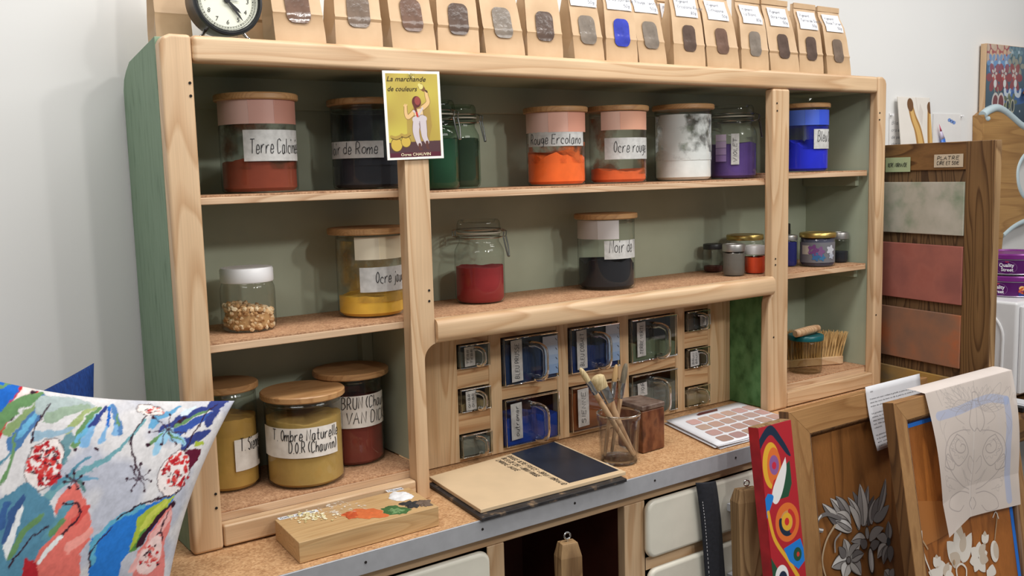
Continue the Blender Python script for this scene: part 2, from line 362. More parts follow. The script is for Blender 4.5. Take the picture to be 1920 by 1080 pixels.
def glass(name, tint=(0.96, 0.98, 0.97, 1), refl=1.0, rough=0.02, base=0.03, edge=0.35):
    """thin clear glass: see-through body, mirror reflections growing towards grazing angles"""
    m = bpy.data.materials.new(name); m.use_nodes = True; nt = m.node_tree; nt.nodes.remove(nt.nodes['Principled BSDF'])
    out = nt.nodes['Material Output']; t = node(nt, 'ShaderNodeBsdfTransparent'); t.inputs[0].default_value = tint
    g = node(nt, 'ShaderNodeBsdfGlossy'); g.inputs['Roughness'].default_value = rough
    lw = node(nt, 'ShaderNodeLayerWeight'); lw.inputs[0].default_value = 0.35
    pw = node(nt, 'ShaderNodeMath', operation='POWER'); pw.inputs[1].default_value = 2.2; L(nt, lw.outputs['Facing'], pw.inputs[0])
    ma = node(nt, 'ShaderNodeMath', operation='MULTIPLY_ADD'); ma.inputs[1].default_value = 0.5 * refl; ma.inputs[2].default_value = base; L(nt, pw.outputs[0], ma.inputs[0])
    p3 = node(nt, 'ShaderNodeMath', operation='POWER'); p3.inputs[1].default_value = 4.0; L(nt, lw.outputs['Facing'], p3.inputs[0])
    tm = node(nt, 'ShaderNodeMix', data_type='RGBA'); L(nt, p3.outputs[0], tm.inputs[0]); tm.inputs[6].default_value = tint; tm.inputs[7].default_value = tuple(c * edge for c in tint[:3]) + (1,); L(nt, tm.outputs[2], t.inputs[0])
    mx = node(nt, 'ShaderNodeMixShader'); L(nt, ma.outputs[0], mx.inputs[0]); L(nt, t.outputs[0], mx.inputs[1]); L(nt, g.outputs[0], mx.inputs[2])
    L(nt, mx.outputs[0], out.inputs[0]); return m
def solid_glass(name, tint=(0.9, 0.93, 0.92, 1)):
    m, nt, b = nmat(name, 0.03); b.inputs['Base Color'].default_value = tint; b.inputs['Transmission Weight'].default_value = 1.0; b.inputs['IOR'].default_value = 1.45
    return m
def film(name, col, cover=0.5, scale=22, soft=0.07, stretch=(1, 1, 1)):
    """powder dust clinging to the glass: patchy, half see-through"""
    m = bpy.data.materials.new(name); m.use_nodes = True; nt = m.node_tree; b = nt.nodes['Principled BSDF']; out = nt.nodes['Material Output']
    b.inputs['Base Color'].default_value = col; b.inputs['Roughness'].default_value = 0.95; b.inputs['Specular IOR Level'].default_value = 0.1
    t = node(nt, 'ShaderNodeBsdfTransparent'); tc = node(nt, 'ShaderNodeTexCoord'); mp = node(nt, 'ShaderNodeMapping'); mp.inputs['Scale'].default_value = stretch
    n = node(nt, 'ShaderNodeTexNoise'); n.inputs['Scale'].default_value = scale; n.inputs['Detail'].default_value = 6; L(nt, tc.outputs['Object'], mp.inputs[0]); L(nt, mp.outputs[0], n.inputs['Vector'])
    c = 0.80 - 0.36 * cover
    r = ramp(nt, [(c - soft, (0.03, 0.03, 0.03, 1)), (c + soft, (0.85, 0.85, 0.85, 1))]); L(nt, n.outputs['Fac'], r.inputs[0])
    mx = node(nt, 'ShaderNodeMixShader'); L(nt, r.outputs[0], mx.inputs[0]); L(nt, t.outputs[0], mx.inputs[1]); L(nt, b.outputs[0], mx.inputs[2]); L(nt, mx.outputs[0], out.inputs[0])
    return m
def coloured(name, rough=0.75, trans=0.0, spec=0.4):
    """reads the painted colours stored on the mesh"""
    m, nt, b = nmat(name, rough, 0, spec); a = node(nt, 'ShaderNodeAttribute'); a.attribute_name = 'Col'; L(nt, a.outputs['Color'], b.inputs['Base Color'])
    m['uses_colour'] = True
    if trans:
        out = nt.nodes['Material Output']; t = node(nt, 'ShaderNodeBsdfTransparent'); mx = node(nt, 'ShaderNodeMixShader'); mx.inputs[0].default_value = trans
        L(nt, b.outputs[0], mx.inputs[1]); L(nt, t.outputs[0], mx.inputs[2]); L(nt, mx.outputs[0], out.inputs[0])
    return m

PINE_L, PINE_D = C3(226, 194, 156), C3(188, 142, 98)
M = {}
for ax in 'xyz': M['pine_' + ax] = wood('pine_along_' + ax, PINE_L, PINE_D, ax, 13, 0.42, amount=0.6, fine=0.22)
M['shelf_x'] = wood('pale_shelf_wood', C3(228, 196, 162), C3(186, 140, 100), 'x', 18, 0.6, amount=0.7)
M['panel_z'] = wood('drawer_panel_wood_upright', C3(238, 206, 164), C3(206, 160, 112), 'z', 17, 0.4, amount=0.8)
M['panel_x'] = wood('drawer_panel_wood_level', C3(234, 196, 150), C3(190, 136, 88), 'x', 17, 0.4, amount=0.9)
M['bamboo'] = wood('bamboo_lid_wood', C3(204, 158, 108), C3(168, 118, 72), 'x', 30, 0.4, amount=0.6)
M['oak'] = wood('oak_block_wood', C3(216, 180, 130), C3(186, 144, 94), 'x', 34, 0.5, amount=0.6)
M['post_wood'] = wood('rough_post_wood', C3(176, 142, 100), C3(126, 94, 60), 'z', 22, 0.6)
M['brown_z'] = wood('old_brown_wood_upright', C3(138, 104, 66), C3(88, 60, 34), 'z', 22, 0.5)
M['brown_x'] = wood('old_brown_wood_level', C3(146, 106, 62), C3(92, 60, 32), 'x', 14, 0.5)
M['brown_y'] = wood('old_brown_wood_deep', C3(146, 106, 62), C3(92, 60, 32), 'y', 14, 0.5)
M['groove_z'] = wood('weathered_board_wood', C3(128, 98, 66), C3(70, 48, 30), 'z', 34, 0.6)
M['door_x'] = wood('waxed_door_wood_level', C3(184, 140, 92), C3(150, 106, 64), 'x', 10, 0.4, amount=0.7)
M['door_z'] = wood('waxed_door_wood_upright', C3(184, 140, 92), C3(150, 106, 64), 'z', 10, 0.4, amount=0.7)
M['door_end'] = wood('door_edge_wood', C3(128, 92, 56), C3(86, 58, 34), 'z', 20, 0.5)
M['golden_x'] = wood('golden_pine', C3(190, 146, 88), C3(148, 104, 56), 'x', 10, 0.4, amount=0.6)
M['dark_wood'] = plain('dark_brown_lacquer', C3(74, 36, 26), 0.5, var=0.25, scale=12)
M['sage'] = mottle('grey_green_paint', [C3(166, 174, 152), C3(178, 186, 164)], nscale=8, rough=0.42)
M['side_green'] = mottle('green_stained_board', [C3(104, 132, 106), C3(128, 154, 128), C3(134, 160, 134)], (1, 6, 1), 14, 0.6, 0.25, 0.6)
M['marble_green'] = mottle('mottled_green_paint', [C3(40, 84, 44), C3(76, 124, 74), C3(96, 144, 92)], (1, 1.4, 1), 26, 0.5, 0.3, 0.62)
M['chip'] = speckle('chipboard_shelf_top', [C3(150, 108, 78), C3(184, 140, 104), C3(206, 164, 128)], 330)
M['cork'] = speckle('cork_worktop', [C3(164, 120, 80), C3(194, 150, 106), C3(212, 172, 128)], 300)
M['alu'] = plain('brushed_aluminium', C3(188, 190, 196), 0.42, 0.35, 0.05, 60)
M['steel'] = plain('polished_steel', C3(205, 205, 205), 0.18, 1.0, 0.03)
M['wire'] = plain('steel_wire', C3(165, 168, 165), 0.25, 1.0, 0.04)
M['dark_hole'] = plain('dark_hole', C3(22, 16, 12), 0.9)
M['cream'] = plain('cream_enamel', C3(224, 220, 206), 0.22, var=0.03)
M['wall'] = plain('white_wall_paint', C3(226, 226, 225), 0.85, var=0.015, scale=3)
M['floor'] = plain('grey_floor', C3(120, 116, 110), 0.7, var=0.1, scale=6)
M['glass'] = glass('clear_glass')
M['glass_green'] = glass('pale_green_glass', (0.84, 0.93, 0.87, 1))
M['glass_dull'] = glass('brownish_glass', (0.84, 0.82, 0.74, 1))
M['glass_thick'] = glass('pressed_glass', (0.985, 0.99, 0.99, 1), 1.3, 0.04, 0.05, 0.62)
M['glass_solid'] = solid_glass('solid_glass')
M['plastic_clear'] = glass('clear_plastic', (0.93, 0.92, 0.9, 1), 0.8, 0.06)
M['label'] = mottle('masking_paper_label', [C3(178, 178, 176), C3(204, 204, 202)], nscale=90, rough=0.8)
M['label_w'] = plain('white_paper', C3(222, 223, 228), 0.8, var=0.02)
M['label_tape'] = mottle('paper_tape', [C3(214, 208, 200), C3(236, 232, 226)], nscale=60, rough=0.8)
M['ink'] = plain('black_ink', C3(24, 24, 28), 0.6)
M['ink_grey'] = plain('grey_ink', C3(104, 108, 118), 0.7)
M['paint'] = coloured('painted_colours', 0.55)
M['print'] = coloured('printed_colours', 0.35)
M['fabric'] = coloured('printed_fabric', 0.9, spec=0.15)
M['tracing'] = coloured('tracing_paper', 0.6, 0.12)
M['kraft'] = mottle('brown_kraft_paper', [C3(184, 152, 116), C3(203, 172, 136)], nscale=14, rough=0.5, bump=0.15)
M['kraft_dark'] = plain('kraft_gusset', C3(150, 110, 76), 0.6, var=0.1)
M['black_gloss'] = plain('black_gloss_enamel', C3(22, 24, 28), 0.32)
M['white_plastic'] = plain('white_plastic', C3(238, 238, 240), 0.35, var=0.01)
M['grey_plastic'] = plain('grey_plastic', C3(70, 72, 74), 0.5)
M['gasket'] = plain('rubber_ring', C3(190, 186, 170), 0.6)
M['seal'] = glass('lid_seal', (0.78, 0.80, 0.78, 1), 1.2, 0.1, 0.06)
def powder(name, col, var=0.16): return mottle(name, [tuple(c * (1 - var) for c in col[:3]) + (1,), col], nscale=34, rough=0.95, bump=0.3)

# ---------------------------------------------------------------- room shell
def set_up(o): return structure(o)
set_up(MB().box(-4, 6, -4, 3, -0.95, -0.90).build('floor', M['floor'], base=(0, 0, -0.9)))
set_up(MB().box(-4, 6, 0.252, 0.35, -0.90, 1.75).build('wall_back', M['wall'], base=(0, 0.252, -0.9)))
# ---------------------------------------------------------------- the shelf unit standing on the worktop
DB = 0.235                                    # front of its back board
hu = thing('shelf_unit', 'pine wall shelf unit with green painted sides standing on the cork worktop', 'shelf unit', (1.1, 0.11, 0.001))
T = 0.028
def part(name, mb, mat, parent, bevel=0.0, label=None, **k):
    o = mb.build(name, mat, parent, bevel=bevel, **k)
    if label: o['label'] = label
    return o
sp = [(0.0285, 0.001), (0.2405, 0.001), (0.2405, 0.772), (0.232, 0.79), (0.215, 0.803), (0.19, 0.816), (0.0285, 0.838)]
part('side_panel', MB().prism(sp, 0.1635, 0.181, 'x'), M['side_green'], hu, 0.001, 'green stained side panel')
part('side_panel', MB().prism(sp, 2.030, 2.058, 'x'), M['sage'], hu, 0.001)
part('back_panel', MB().box(0.181, 2.03, DB, DB + 0.006, 0.02, 0.815), M['sage'], hu, label='grey green painted back board')
part('back_rail', MB().box(0.181, 2.03, DB - 0.010, DB - 0.0005, 0.742, 0.815), M['sage'], hu, 0.002)
part('top_board', MB().box(0.181, 2.03, 0.0285, 0.233, 0.800, 0.8185), M['sage'], hu, 0.002)
part('top_rail', MB().box(0.213, 2.0215, 0, T, 0.7975, 0.84), M['pine_x'], hu, 0.008, seg=3)
def post(poly, **k): return part('post', MB().prism(poly, 0, T), M['pine_z'], hu, 0.006, seg=3, **k)
post([(0.1625, 0.001), (0.2125, 0.001), (0.2125, 0.84), (0.180, 0.84), (0.168, 0.835), (0.1625, 0.824)])
fil = arc(0.6405, 0.266, 0.031, PI, PI / 2, 8)
post([(0.583, 0.001), (0.6095, 0.001)] + fil[:-1] + [(0.6335, 0.2968), (0.6335, 0.797), (0.583, 0.797)])
post([(1.5865, 0.001), (1.661, 0.001), (1.661, 0.797), (1.599, 0.797), (1.599, 0.2968), (1.592, 0.288), (1.5875, 0.275)])
post([(2.0225, 0.001), (2.061, 0.001), (2.061, 0.822), (2.056, 0.834), (2.044, 0.84), (2.0225, 0.84)])
holes = MB()
for x, z in ((0.2055, 0.765), (0.2055, 0.745), (0.624, 0.398), (0.6235, 0.378), (0.2035, 0.098), (0.2032, 0.074), (1.611, 0.762), (1.612, 0.744), (1.609, 0.385),
             (1.609, 0.37), (2.0295, 0.745), (2.029, 0.727), (2.0298, 0.2), (1.604, 0.19)):
    holes.lathe([(0.0023, 0), (0.0023, 0.0006)], 10); k = len(holes.v) - 20
    holes.v[k:] = [(x + a, -0.0004 - c, z + b) for a, b, c in holes.v[k:]]
part('peg_holes', holes, M['dark_hole'], hu)
def shelf(x0, x1, z0, z1, y0=T):
    s = part('shelf', MB().box(x0, x1, y0, DB - 0.0005, z0, z1 - 0.0032), M['shelf_x'], hu, 0.0015)
    part('shelf_top', MB().box(x0, x1, y0 + 0.0008, DB - 0.0005, z1 - 0.0030, z1), M['chip'], s, label='chipboard sheet on the shelf')
    return s
shelf(0.1815, 0.607, 0.5727, 0.588); shelf(0.608, 1.678, 0.566, 0.582); shelf(1.679, 2.020, 0.579, 0.594)
shelf(0.1815, 0.607, 0.3276, 0.344); shelf(0.608, 1.612, 0.324, 0.341, T + 0.001); shelf(1.613, 2.020, 0.325, 0.341)
shelf(0.1815, 0.609, 0.038, 0.056); shelf(1.629, 2.029, 0.036, 0.056)
part('front_rail', MB().prism(rrect(-0.010, 0.0278, 0.2968, 0.3425, 0.013), 0.6345, 1.598, 'x'), M['pine_x'], hu, label='rounded front rail of the middle shelf')
part('plinth_rail', MB().box(0.2135, 0.582, 0.001, T - 0.001, 0.003, 0.0405), M['pine_x'], hu, 0.004)
part('plinth_rail', MB().box(1.662, 2.0215, 0.001, T - 0.001, 0.003, 0.040), M['pine_x'], hu, 0.003)
part('divider', MB().box(0.6105, 0.6245, 0.0285, DB - 0.001, 0.057, 0.3235), M['sage'], hu, 0.001)
part('divider', MB().box(1.613, 1.628, 0.0285, DB - 0.001, 0.002, 0.3235), M['marble_green'], hu, 0.001, 'mottled bright green divider')
part('batten', MB().box(0.586, 0.6100, DB - 0.022, DB - 0.0005, 0.057, 0.327), M['sage'], hu, 0.001)
for z in (0.552, 0.301): part('cleat', MB().box(2.014, 2.0295, 0.06, DB - 0.002, z, z + 0.026), M['sage'], hu, 0.001)
# panel of little glass drawers, with one opening for each
GY = 0.150
cols = {'a': (0.772, 0.852), 'b': (0.885, 1.038), 'c': (1.071, 1.223), 'd': (1.257, 1.413), 'e': (1.446, 1.530)}
rows3 = [(0.203, 0.256), (0.108, 0.161), (0.009, 0.062)]; rows2 = [(0.149, 0.257), (0.011, 0.120)]
pf = MB(); py0, py1 = GY, GY + 0.018
xs = [0.6255, 0.772, 0.852, 0.885, 1.038, 1.071, 1.223, 1.257, 1.413, 1.446, 1.530, 1.6125]
for i in range(0, 12, 2): pf.box(xs[i], xs[i + 1], py0 - 0.0012, py1, 0.002, 0.3235)
dp = part('drawer_panel', pf, M['panel_z'], hu, 0.0012, 'pine panel framing twelve glass drawers')
for k, (a, b) in cols.items():
    rr = rows3 if k in 'ae' else rows2; zs = [0.002] + sorted(v for r in rr for v in r) + [0.3235]
    for i in range(0, len(zs), 2): part('cross_rail', MB().box(a + 0.0002, b - 0.0002, py0, py1, zs[i], zs[i + 1]), M['panel_x'], dp)
part('dark_backing', MB().box(0.70, 1.56, DB - 0.012, DB - 0.0006, 0.004, 0.32), M['dark_wood'], dp, label='dark sheet standing in for the shade behind the drawers')  # dark colour stands in for shade inside the drawer openings

# ---------------------------------------------------------------- worktop and base cabinet
wt = thing('worktop', 'cork covered worktop with an aluminium front edge under the shelf unit', 'worktop', (0.85, 0.03, -0.035))
part('top', MB().box(-0.80, 2.058, -0.1600, 0.2495, -0.035, 0.0), M['cork'], wt, 0.0015)
eg = part('edging', MB().box(-0.80, 2.058, -0.1640, -0.1602, -0.0355, 0.0012), M['alu'], wt, 0.001, 'brushed aluminium edging strip')
for x in (-0.08, 0.155, 0.390, 0.620, 0.831, 1.040, 1.281, 1.51, 1.74, 1.97):
    s = MB().lathe([(0.0026, -0.0007), (0.0022, 0.0004)], 10).xf(lambda a, b, c, x=x: (x + a, -0.1645 - c, -0.0155 + b)); part('screw', s, M['dark_hole'], eg)
bc = thing('base_cabinet', 'pine base cabinet with cream drawers under the worktop', 'cabinet', (0.85, 0.0, -0.9))
FY0, FY1 = -0.140, -0.118
def fb_(*a, ax='z'): part('stile' if ax == 'z' else 'top_rail', MB().box(*a), M['pine_' + ax], bc, 0.002)
fb_(-0.78, 2.045, FY0, FY1, -0.062, -0.0365, ax='x')
fb_(0.644, 0.682, FY0, FY1, -0.89, -0.0625); fb_(0.978, 1.034, FY0, FY1, -0.89, -0.0625); fb_(1.57, 1.62, FY0, FY1, -0.89, -0.0625); fb_(0.10, 0.14, FY0, FY1, -0.89, -0.0625)
fb_(1.995, 2.045, FY0, FY1, -0.89, -0.0625); fb_(-0.78, -0.73, FY0, FY1, -0.89, -0.0625)
for a, b in ((0.1405, 0.6435), (1.0345, 1.5695)):
    for z in (-0.215, -0.38, -0.56): part('cross_rail', MB().box(a, b, FY0 + 0.001, FY1, z, z + 0.03), M['pine_x'], bc, 0.002)
part('carcass_side', MB().box(-0.78, -0.765, FY1 + 0.0005, 0.245, -0.898, -0.037), M['brown_y'], bc)
part('carcass_side', MB().box(2.030, 2.045, FY1 + 0.0005, 0.245, -0.898, -0.037), M['brown_y'], bc)
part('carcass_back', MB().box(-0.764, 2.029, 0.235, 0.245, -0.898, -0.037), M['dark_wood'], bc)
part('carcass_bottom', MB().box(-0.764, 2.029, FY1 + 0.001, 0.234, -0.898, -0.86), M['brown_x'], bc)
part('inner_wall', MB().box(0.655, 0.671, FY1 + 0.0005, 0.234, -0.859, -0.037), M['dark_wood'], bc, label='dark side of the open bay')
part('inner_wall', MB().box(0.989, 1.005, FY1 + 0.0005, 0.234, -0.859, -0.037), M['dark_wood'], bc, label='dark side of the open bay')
def drawer(x0, x1, z0, z1, hx):
    d = part('drawer_front', MB().prism(rrect(x0, x1, z0, z1, 0.022, 6), -0.157, FY0 - 0.0008), M['cream'], bc, 0.010, 'rounded cream enamelled drawer front', seg=4)
    h = MB().prism([(hx, 0), (hx + 0.11, 0), (hx + 0.11, 0.020), (hx, 0.020)], -0.182, -0.179)
    h.xf(lambda x, y, z: (x, y, z + (z0 + z1) / 2 - 0.012))
    zz = (z0 + z1) / 2 - 0.012; h.box(hx, hx + 0.004, -0.180, -0.1595, zz + 0.004, zz + 0.020); h.box(hx + 0.106, hx + 0.11, -0.180, -0.1595, zz + 0.004, zz + 0.020)
    h.box(hx, hx + 0.11, -0.1815, -0.160, zz + 0.018, zz + 0.0205)
    part('handle', h, M['alu'], d, 0.0008, 'aluminium drawer pull')
part('inner_board', MB().box(0.1405, 0.6435, FY0 + 0.0012, FY0 + 0.010, -0.859, -0.0625), M['pine_x'], bc); part('inner_board', MB().box(1.0345, 1.5695, FY0 + 0.0012, FY0 + 0.010, -0.859, -0.0625), M['pine_x'], bc)
drawer(0.146, 0.641, -0.2, -0.0615, 0.34); drawer(1.027, 1.566, -0.184, -0.0615, 1.258)
drawer(1.032, 1.566, -0.355, -0.208, 1.258); part('inner_board', MB().box(0.1405, 0.6435, FY0 + 0.0012, FY0 + 0.010, -0.859, -0.0625), M['pine_x'], bc); part('inner_board', MB().box(1.0345, 1.5695, FY0 + 0.0012, FY0 + 0.010, -0.859, -0.0625), M['pine_x'], bc)
drawer(0.146, 0.641, -0.365, -0.215, 0.34)
# ---------------------------------------------------------------- jars
def cyl_map(cx, cy, r, facing, z0=0.0):
    """(s,t) on the side of an upright cylinder; s=0 faces the angle given, s grows to the right as one looks at it"""
    def fn(s, t): a = facing + s / r; return (cx + r * math.cos(a), cy + r * math.sin(a), z0 + t)
    return fn
def facing(x, y): return math.atan2(CAM[1] - y, CAM[0] - x)
def wrap_patch(mb, fn, s0, s1, t0, t1, n=14, ragged=0.0, col=None):
    vs = []
    for i in range(n + 1): a = s0 + (s1 - s0) * i / n; vs += [fn(a, t0), fn(a, t1)]
    return mb.add(vs, [(2 * i, 2 * i + 2, 2 * i + 3, 2 * i + 1) for i in range(n)], col)
def heap(cx, cy, r, z0, fill, rough=0.12, seed=0, n=48, tilt=0.0, slope_dir=0.0):
    """powder: a plug with an uneven top"""
    rg = random.Random(seed); ph = [rg.uniform(0, 6.28) for _ in range(6)]
    def top(a, q):
        w = 0.30 * math.sin(2 * a + ph[0]) + 0.25 * math.sin(3 * a + ph[1]) + 0.2 * math.sin(5 * a + ph[2]) + 0.14 * math.sin(9 * a + ph[3]) + 0.10 * math.sin(17 * a + ph[4])
        return fill * (1 + rough * (w * (0.3 + 0.7 * q) + 0.25 * (1 - q))) + tilt * q * math.cos(a - slope_dir)
    mb = MB(); rs = [(r * 0.86, 0.0), (r, 0.006)]; m = 8; vs = []; fs = []
    for i in range(n):
        a = 2 * PI * i / n; col = [(r * 0.9, 0.0), (r, 0.006), (r, top(a, 1) * 0.55), (r, top(a, 1))] + [(r * q, top(a, q)) for q in (0.8, 0.55, 0.3, 0.08)]
        for rr, zz in col: vs.append((cx + rr * math.cos(a), cy + rr * math.sin(a), z0 + zz))
    for i in range(n):
        j = (i + 1) % n
        for k in range(m - 1): fs.append((i * m + k, j * m + k, j * m + k + 1, i * m + k + 1))
    fs.append(tuple(i * m for i in range(n))[::-1]); fs.append(tuple(i * m + m - 1 for i in range(n)))
    return mb.add(vs, fs)
MATC = {}
def pmat(key, col):
    if key not in MATC: MATC[key] = powder('pigment_' + key, col)
    return MATC[key]
def fmat(key, col, cover, scale=22, stretch=(1, 1, 1)):
    key = 'film_' + key
    if key not in MATC: MATC[key] = film('dust_' + key, col, cover, scale, stretch=stretch)
    return MATC[key]
def dust_film(t, cx, cy, r, z, z0, z1, mat):
    mb = MB(); mb.lathe([(r, z0), (r, (z0 + z1) / 2), (r, z1)], 40, (cx, cy, z), caps=False)
    return part('dust_film', mb, mat, t, label='pigment dust clinging inside the glass')
def written_label(t, cx, cy, r, z, s0, s1, t0, t1, lines, mat='label', ink=0.0013, name='paper_label', patches=None):
    fc = facing(cx, cy); fn = cyl_map(cx, cy, r + 0.0007, fc, z); f2 = cyl_map(cx, cy, r + 0.0013, fc, z)
    lb = MB()
    if patches:
        for a, b, c, d in patches: wrap_patch(lb, fn, a, b, c, d)
    else: wrap_patch(lb, fn, s0, s1, t0, t1)
    o = part(name, lb, M[mat], t, solid=0)
    if lines:
        wb = MB()
        for text, s, tt, h, w in lines: handwrite(wb, text, s, tt, h, f2, ink, width=w)
        part('handwriting', wb, M['ink'], o)
    return o
def swatch_band(t, cx, cy, r, z, cuts, t0, t1, cols):
    fc = facing(cx, cy); fn = cyl_map(cx, cy, r + 0.0009, fc, z); f2 = cyl_map(cx, cy, r + 0.0014, fc, z); mb = MB()
    for i, c in enumerate(cols): wrap_patch(mb, fn, cuts[i], cuts[i + 1], t0, t1, 5, col=c)
    for i in range(1, len(cols)): mb.ribbon([(cuts[i], t0), (cuts[i] - 0.0008, t1)], 0.0008, f2, tuple(min(1, q * 1.25) for q in cols[i][:3]) + (1,))
    return part('colour_swatches', mb, M['print'], t, label='paper strip of tint swatches')
def bamboo_jar(label, x, y, z, r, H, pcol, key, fill, lidr=None, rough=0.12, film_=None, swatch=None, lines=None, lab_box=None, mat='label', group='bamboo lidded pigment jars', patches=None, ink=0.0013, tilt=0.0, film_top=None):
    t = thing('pigment_jar', label, 'jar', (x, y, z), group); c = (x, y, z); lidr = lidr or r * 1.09; hb = H - 0.012
    part('glass_body', MB().lathe([(r * 0.9, 0.0005), (r * 0.985, 0.004), (r, 0.012), (r, hb - 0.004), (r * 0.995, hb - 0.0005)], 56, c, caps=False).lathe([(0.0001, 0.0008), (r * 0.9, 0.0006)], 56, c, caps=False), M['glass'], t)
    li = part('lid', MB().lathe([(0.0001, hb), (lidr - 0.002, hb), (lidr, hb + 0.002), (lidr, H - 0.002), (lidr - 0.002, H), (0.0001, H)], 64, c), M['bamboo'], t, label='round bamboo lid')
    part('seal', MB().lathe([(r * 0.955, hb - 0.010), (r * 0.975, hb - 0.007), (r * 0.955, hb - 0.004), (r * 0.975, hb - 0.001)], 48, c, caps=False), M['seal'], li)
    pr = r - 0.003
    part('pigment', heap(x, y, pr, z + 0.003, fill * H, rough, hash(key) % 97 if False else sum(map(ord, key)), tilt=tilt, slope_dir=facing(x, y) - PI / 2), pmat(key, pcol), t)
    if film_: dust_film(t, x, y, r - 0.0016, z, fill * H * 0.8, film_top or hb - 0.012, fmat(*film_))
    if swatch: swatch_band(t, x, y, r, z, *swatch)
    if lab_box or patches: written_label(t, x, y, r, z, *(lab_box or (0, 0, 0, 0)), lines, mat, ink, patches=patches)
    return t
def px_s(x, y, r, u, z): # arc length on a jar that is seen at image column u
    ctr = ROT @ (np.array([x, y, z]) - CAM); hw = r * FPX / ctr[2]; uc = 960 + FPX * ctr[0] / ctr[2]
    return r * math.asin(max(-0.98, min(0.98, (u - uc) / hw)))
PK = [C3(214, 176, 166), C3(200, 154, 142), C3(190, 136, 120)]
def B(label, x, y, z, r, H, pcol, key, fill, sw=None, lb=None, **k):
    """sw = (u cuts..., frac0, frac1, colours); lb = (u0,u1,frac0,frac1,[(text,u0,u1,baseline,height)])"""
    zm = z + H * 0.6
    if sw: cuts, a, b, cols = sw; k['swatch'] = ([px_s(x, y, r, u, zm) for u in cuts], a * H, b * H, cols)
    if lb:
        u0, u1, a, b, ln = lb; k['lab_box'] = (px_s(x, y, r, u0, zm), px_s(x, y, r, u1, zm), a * H, b * H)
        k['lines'] = [(tx, px_s(x, y, r, p, zm), c * H, h * H, px_s(x, y, r, q, zm) - px_s(x, y, r, p, zm)) for tx, p, q, c, h in ln]
    return bamboo_jar(label, x, y, z, r, H, pcol, key, fill, **k)
s1, m1, q1, s2, m2, q2, fl = .588, .582, .594, .344, .341, .341, .056
B('tall glass jar of brick red earth labelled Terre Calcinée, leftmost on the top shelf', .3619, .135, s1, .0673, .173, C3(136, 60, 38), 'terre', .30,
  ((405, 470, 515, 562), .69, .935, PK), (457, 556, .32, .63, [('Terre Calcinée', 468, 553, .40, .14)]), film_=('terre', C3(96, 62, 44), .62, 16), rough=.16)
B('glass jar of blue black pigment labelled de Rome, partly behind the postcard', .5857, .145, s1, .0705, .170, C3(40, 42, 50), 'rome', .33,
  None, (612, 717, .345, .53, [("Noir de Rome", 596, 708, .39, .125)]), film_=('rome', C3(62, 64, 72), .85, 10, (1, 1, .15)))
B('glass jar of bright orange pigment labelled Rouge Ercolano on the top shelf', 1.0335, .130, m1, .0648, .168, C3(255, 112, 44), 'erc', .36,
  ((984, 1030, 1066, 1100), .675, .925, [C3(226, 190, 178), C3(222, 172, 154), C3(216, 154, 132)]), (992, 1092, .50, .68, [('Rouge Ercolano', 996, 1088, .53, .12)]),
  film_=('erc', C3(214, 104, 54), .65, 24), rough=.3, film_top=.092)
B('glass jar with a little orange powder labelled Ocre rouge on the top shelf', 1.2095, .125, m1, .0654, .173, C3(232, 104, 52), 'ocrer', .15,
  ((1128, 1164, 1214), .685, .92, [C3(226, 186, 168), C3(220, 164, 138)]), (1134, 1213, .31, .585, [('Ocre rouge', 1150, 1209, .40, .14)]),
  film_=('ocrer', C3(150, 92, 58), .6, 14), rough=.3)
B('glass jar smeared with white chalk powder between the orange and purple jars', 1.4300, .135, m1, .0687, .181, C3(240, 240, 240), 'white', .34,
  film_=('white', C3(232, 232, 232), 1.0, 26), rough=.25)
B('glass jar of ultramarine blue powder alone at the right end of the top shelf', 1.8429, .100, q1, .0636, .177, C3(26, 40, 214), 'bleu', .42,
  ((1470, 1510, 1535, 1556), .68, .90, [C3(84, 114, 206), C3(70, 100, 206), C3(56, 84, 204)]), (1525, 1556, .335, .62, [('Bleu O', 1531, 1553, .44, .15)]),
  film_=('bleu', C3(22, 32, 150), .95, 12, (1, 1, .2)), rough=.25, lidr=.0675)
B('glass jar with yellow ochre powder labelled Ocre jaune on the middle shelf', .5752, .140, s2, .0651, .171, C3(244, 192, 72), 'ocrej', .22,
  ((667, 712, 762), .655, .905, [C3(226, 216, 192), C3(226, 214, 184)]), (674, 762, .295, .57, [('Ocre jaune', 702, 762, .395, .12)]),
  film_=('ocrej', C3(196, 156, 74), .75, 9), rough=.12, lidr=.0800)
B('glass jar half full of black pigment labelled Noir on the middle shelf', 1.1824, .140, m2, .0661, .173, C3(26, 27, 34), 'noir', .36,
  ((1080, 1122, 1160), .675, .92, [C3(186, 180, 176), C3(196, 190, 188)]), (1133, 1196, .415, .655, [('Noir de V', 1141, 1195, .50, .16)]), rough=.28, lidr=.0732)
B('ochre filled jar labelled T. Sienne behind the front jar on the bottom shelf', .2805, .162, fl, .0560, .192, C3(206, 162, 82), 'sienne', .66,
  None, (436, 520, .20, .50, [('T. Sienne', 446, 520, .385, .12), ('TOR', 476, 505, .25, .12)]), mat='label_tape', rough=.04, film_=('sienne', C3(90, 78, 52), .45, 12), ink=.0015)
B('large ochre filled jar labelled T. Ombre Naturelle at the front of the bottom shelf', .4055, .1005, fl, .0706, .171, C3(192, 156, 86), 'ombre', .70,
  None, (499, 628, .35, .67, [('T. Ombre Naturelle', 514, 630, .54, .115), ('D.O.R (Chauvin)', 540, 626, .41, .115)]), mat='label_tape', rough=.05, ink=.0015,
  film_=('ombre', C3(92, 84, 60), .4, 12), lidr=.0770, patches=None)
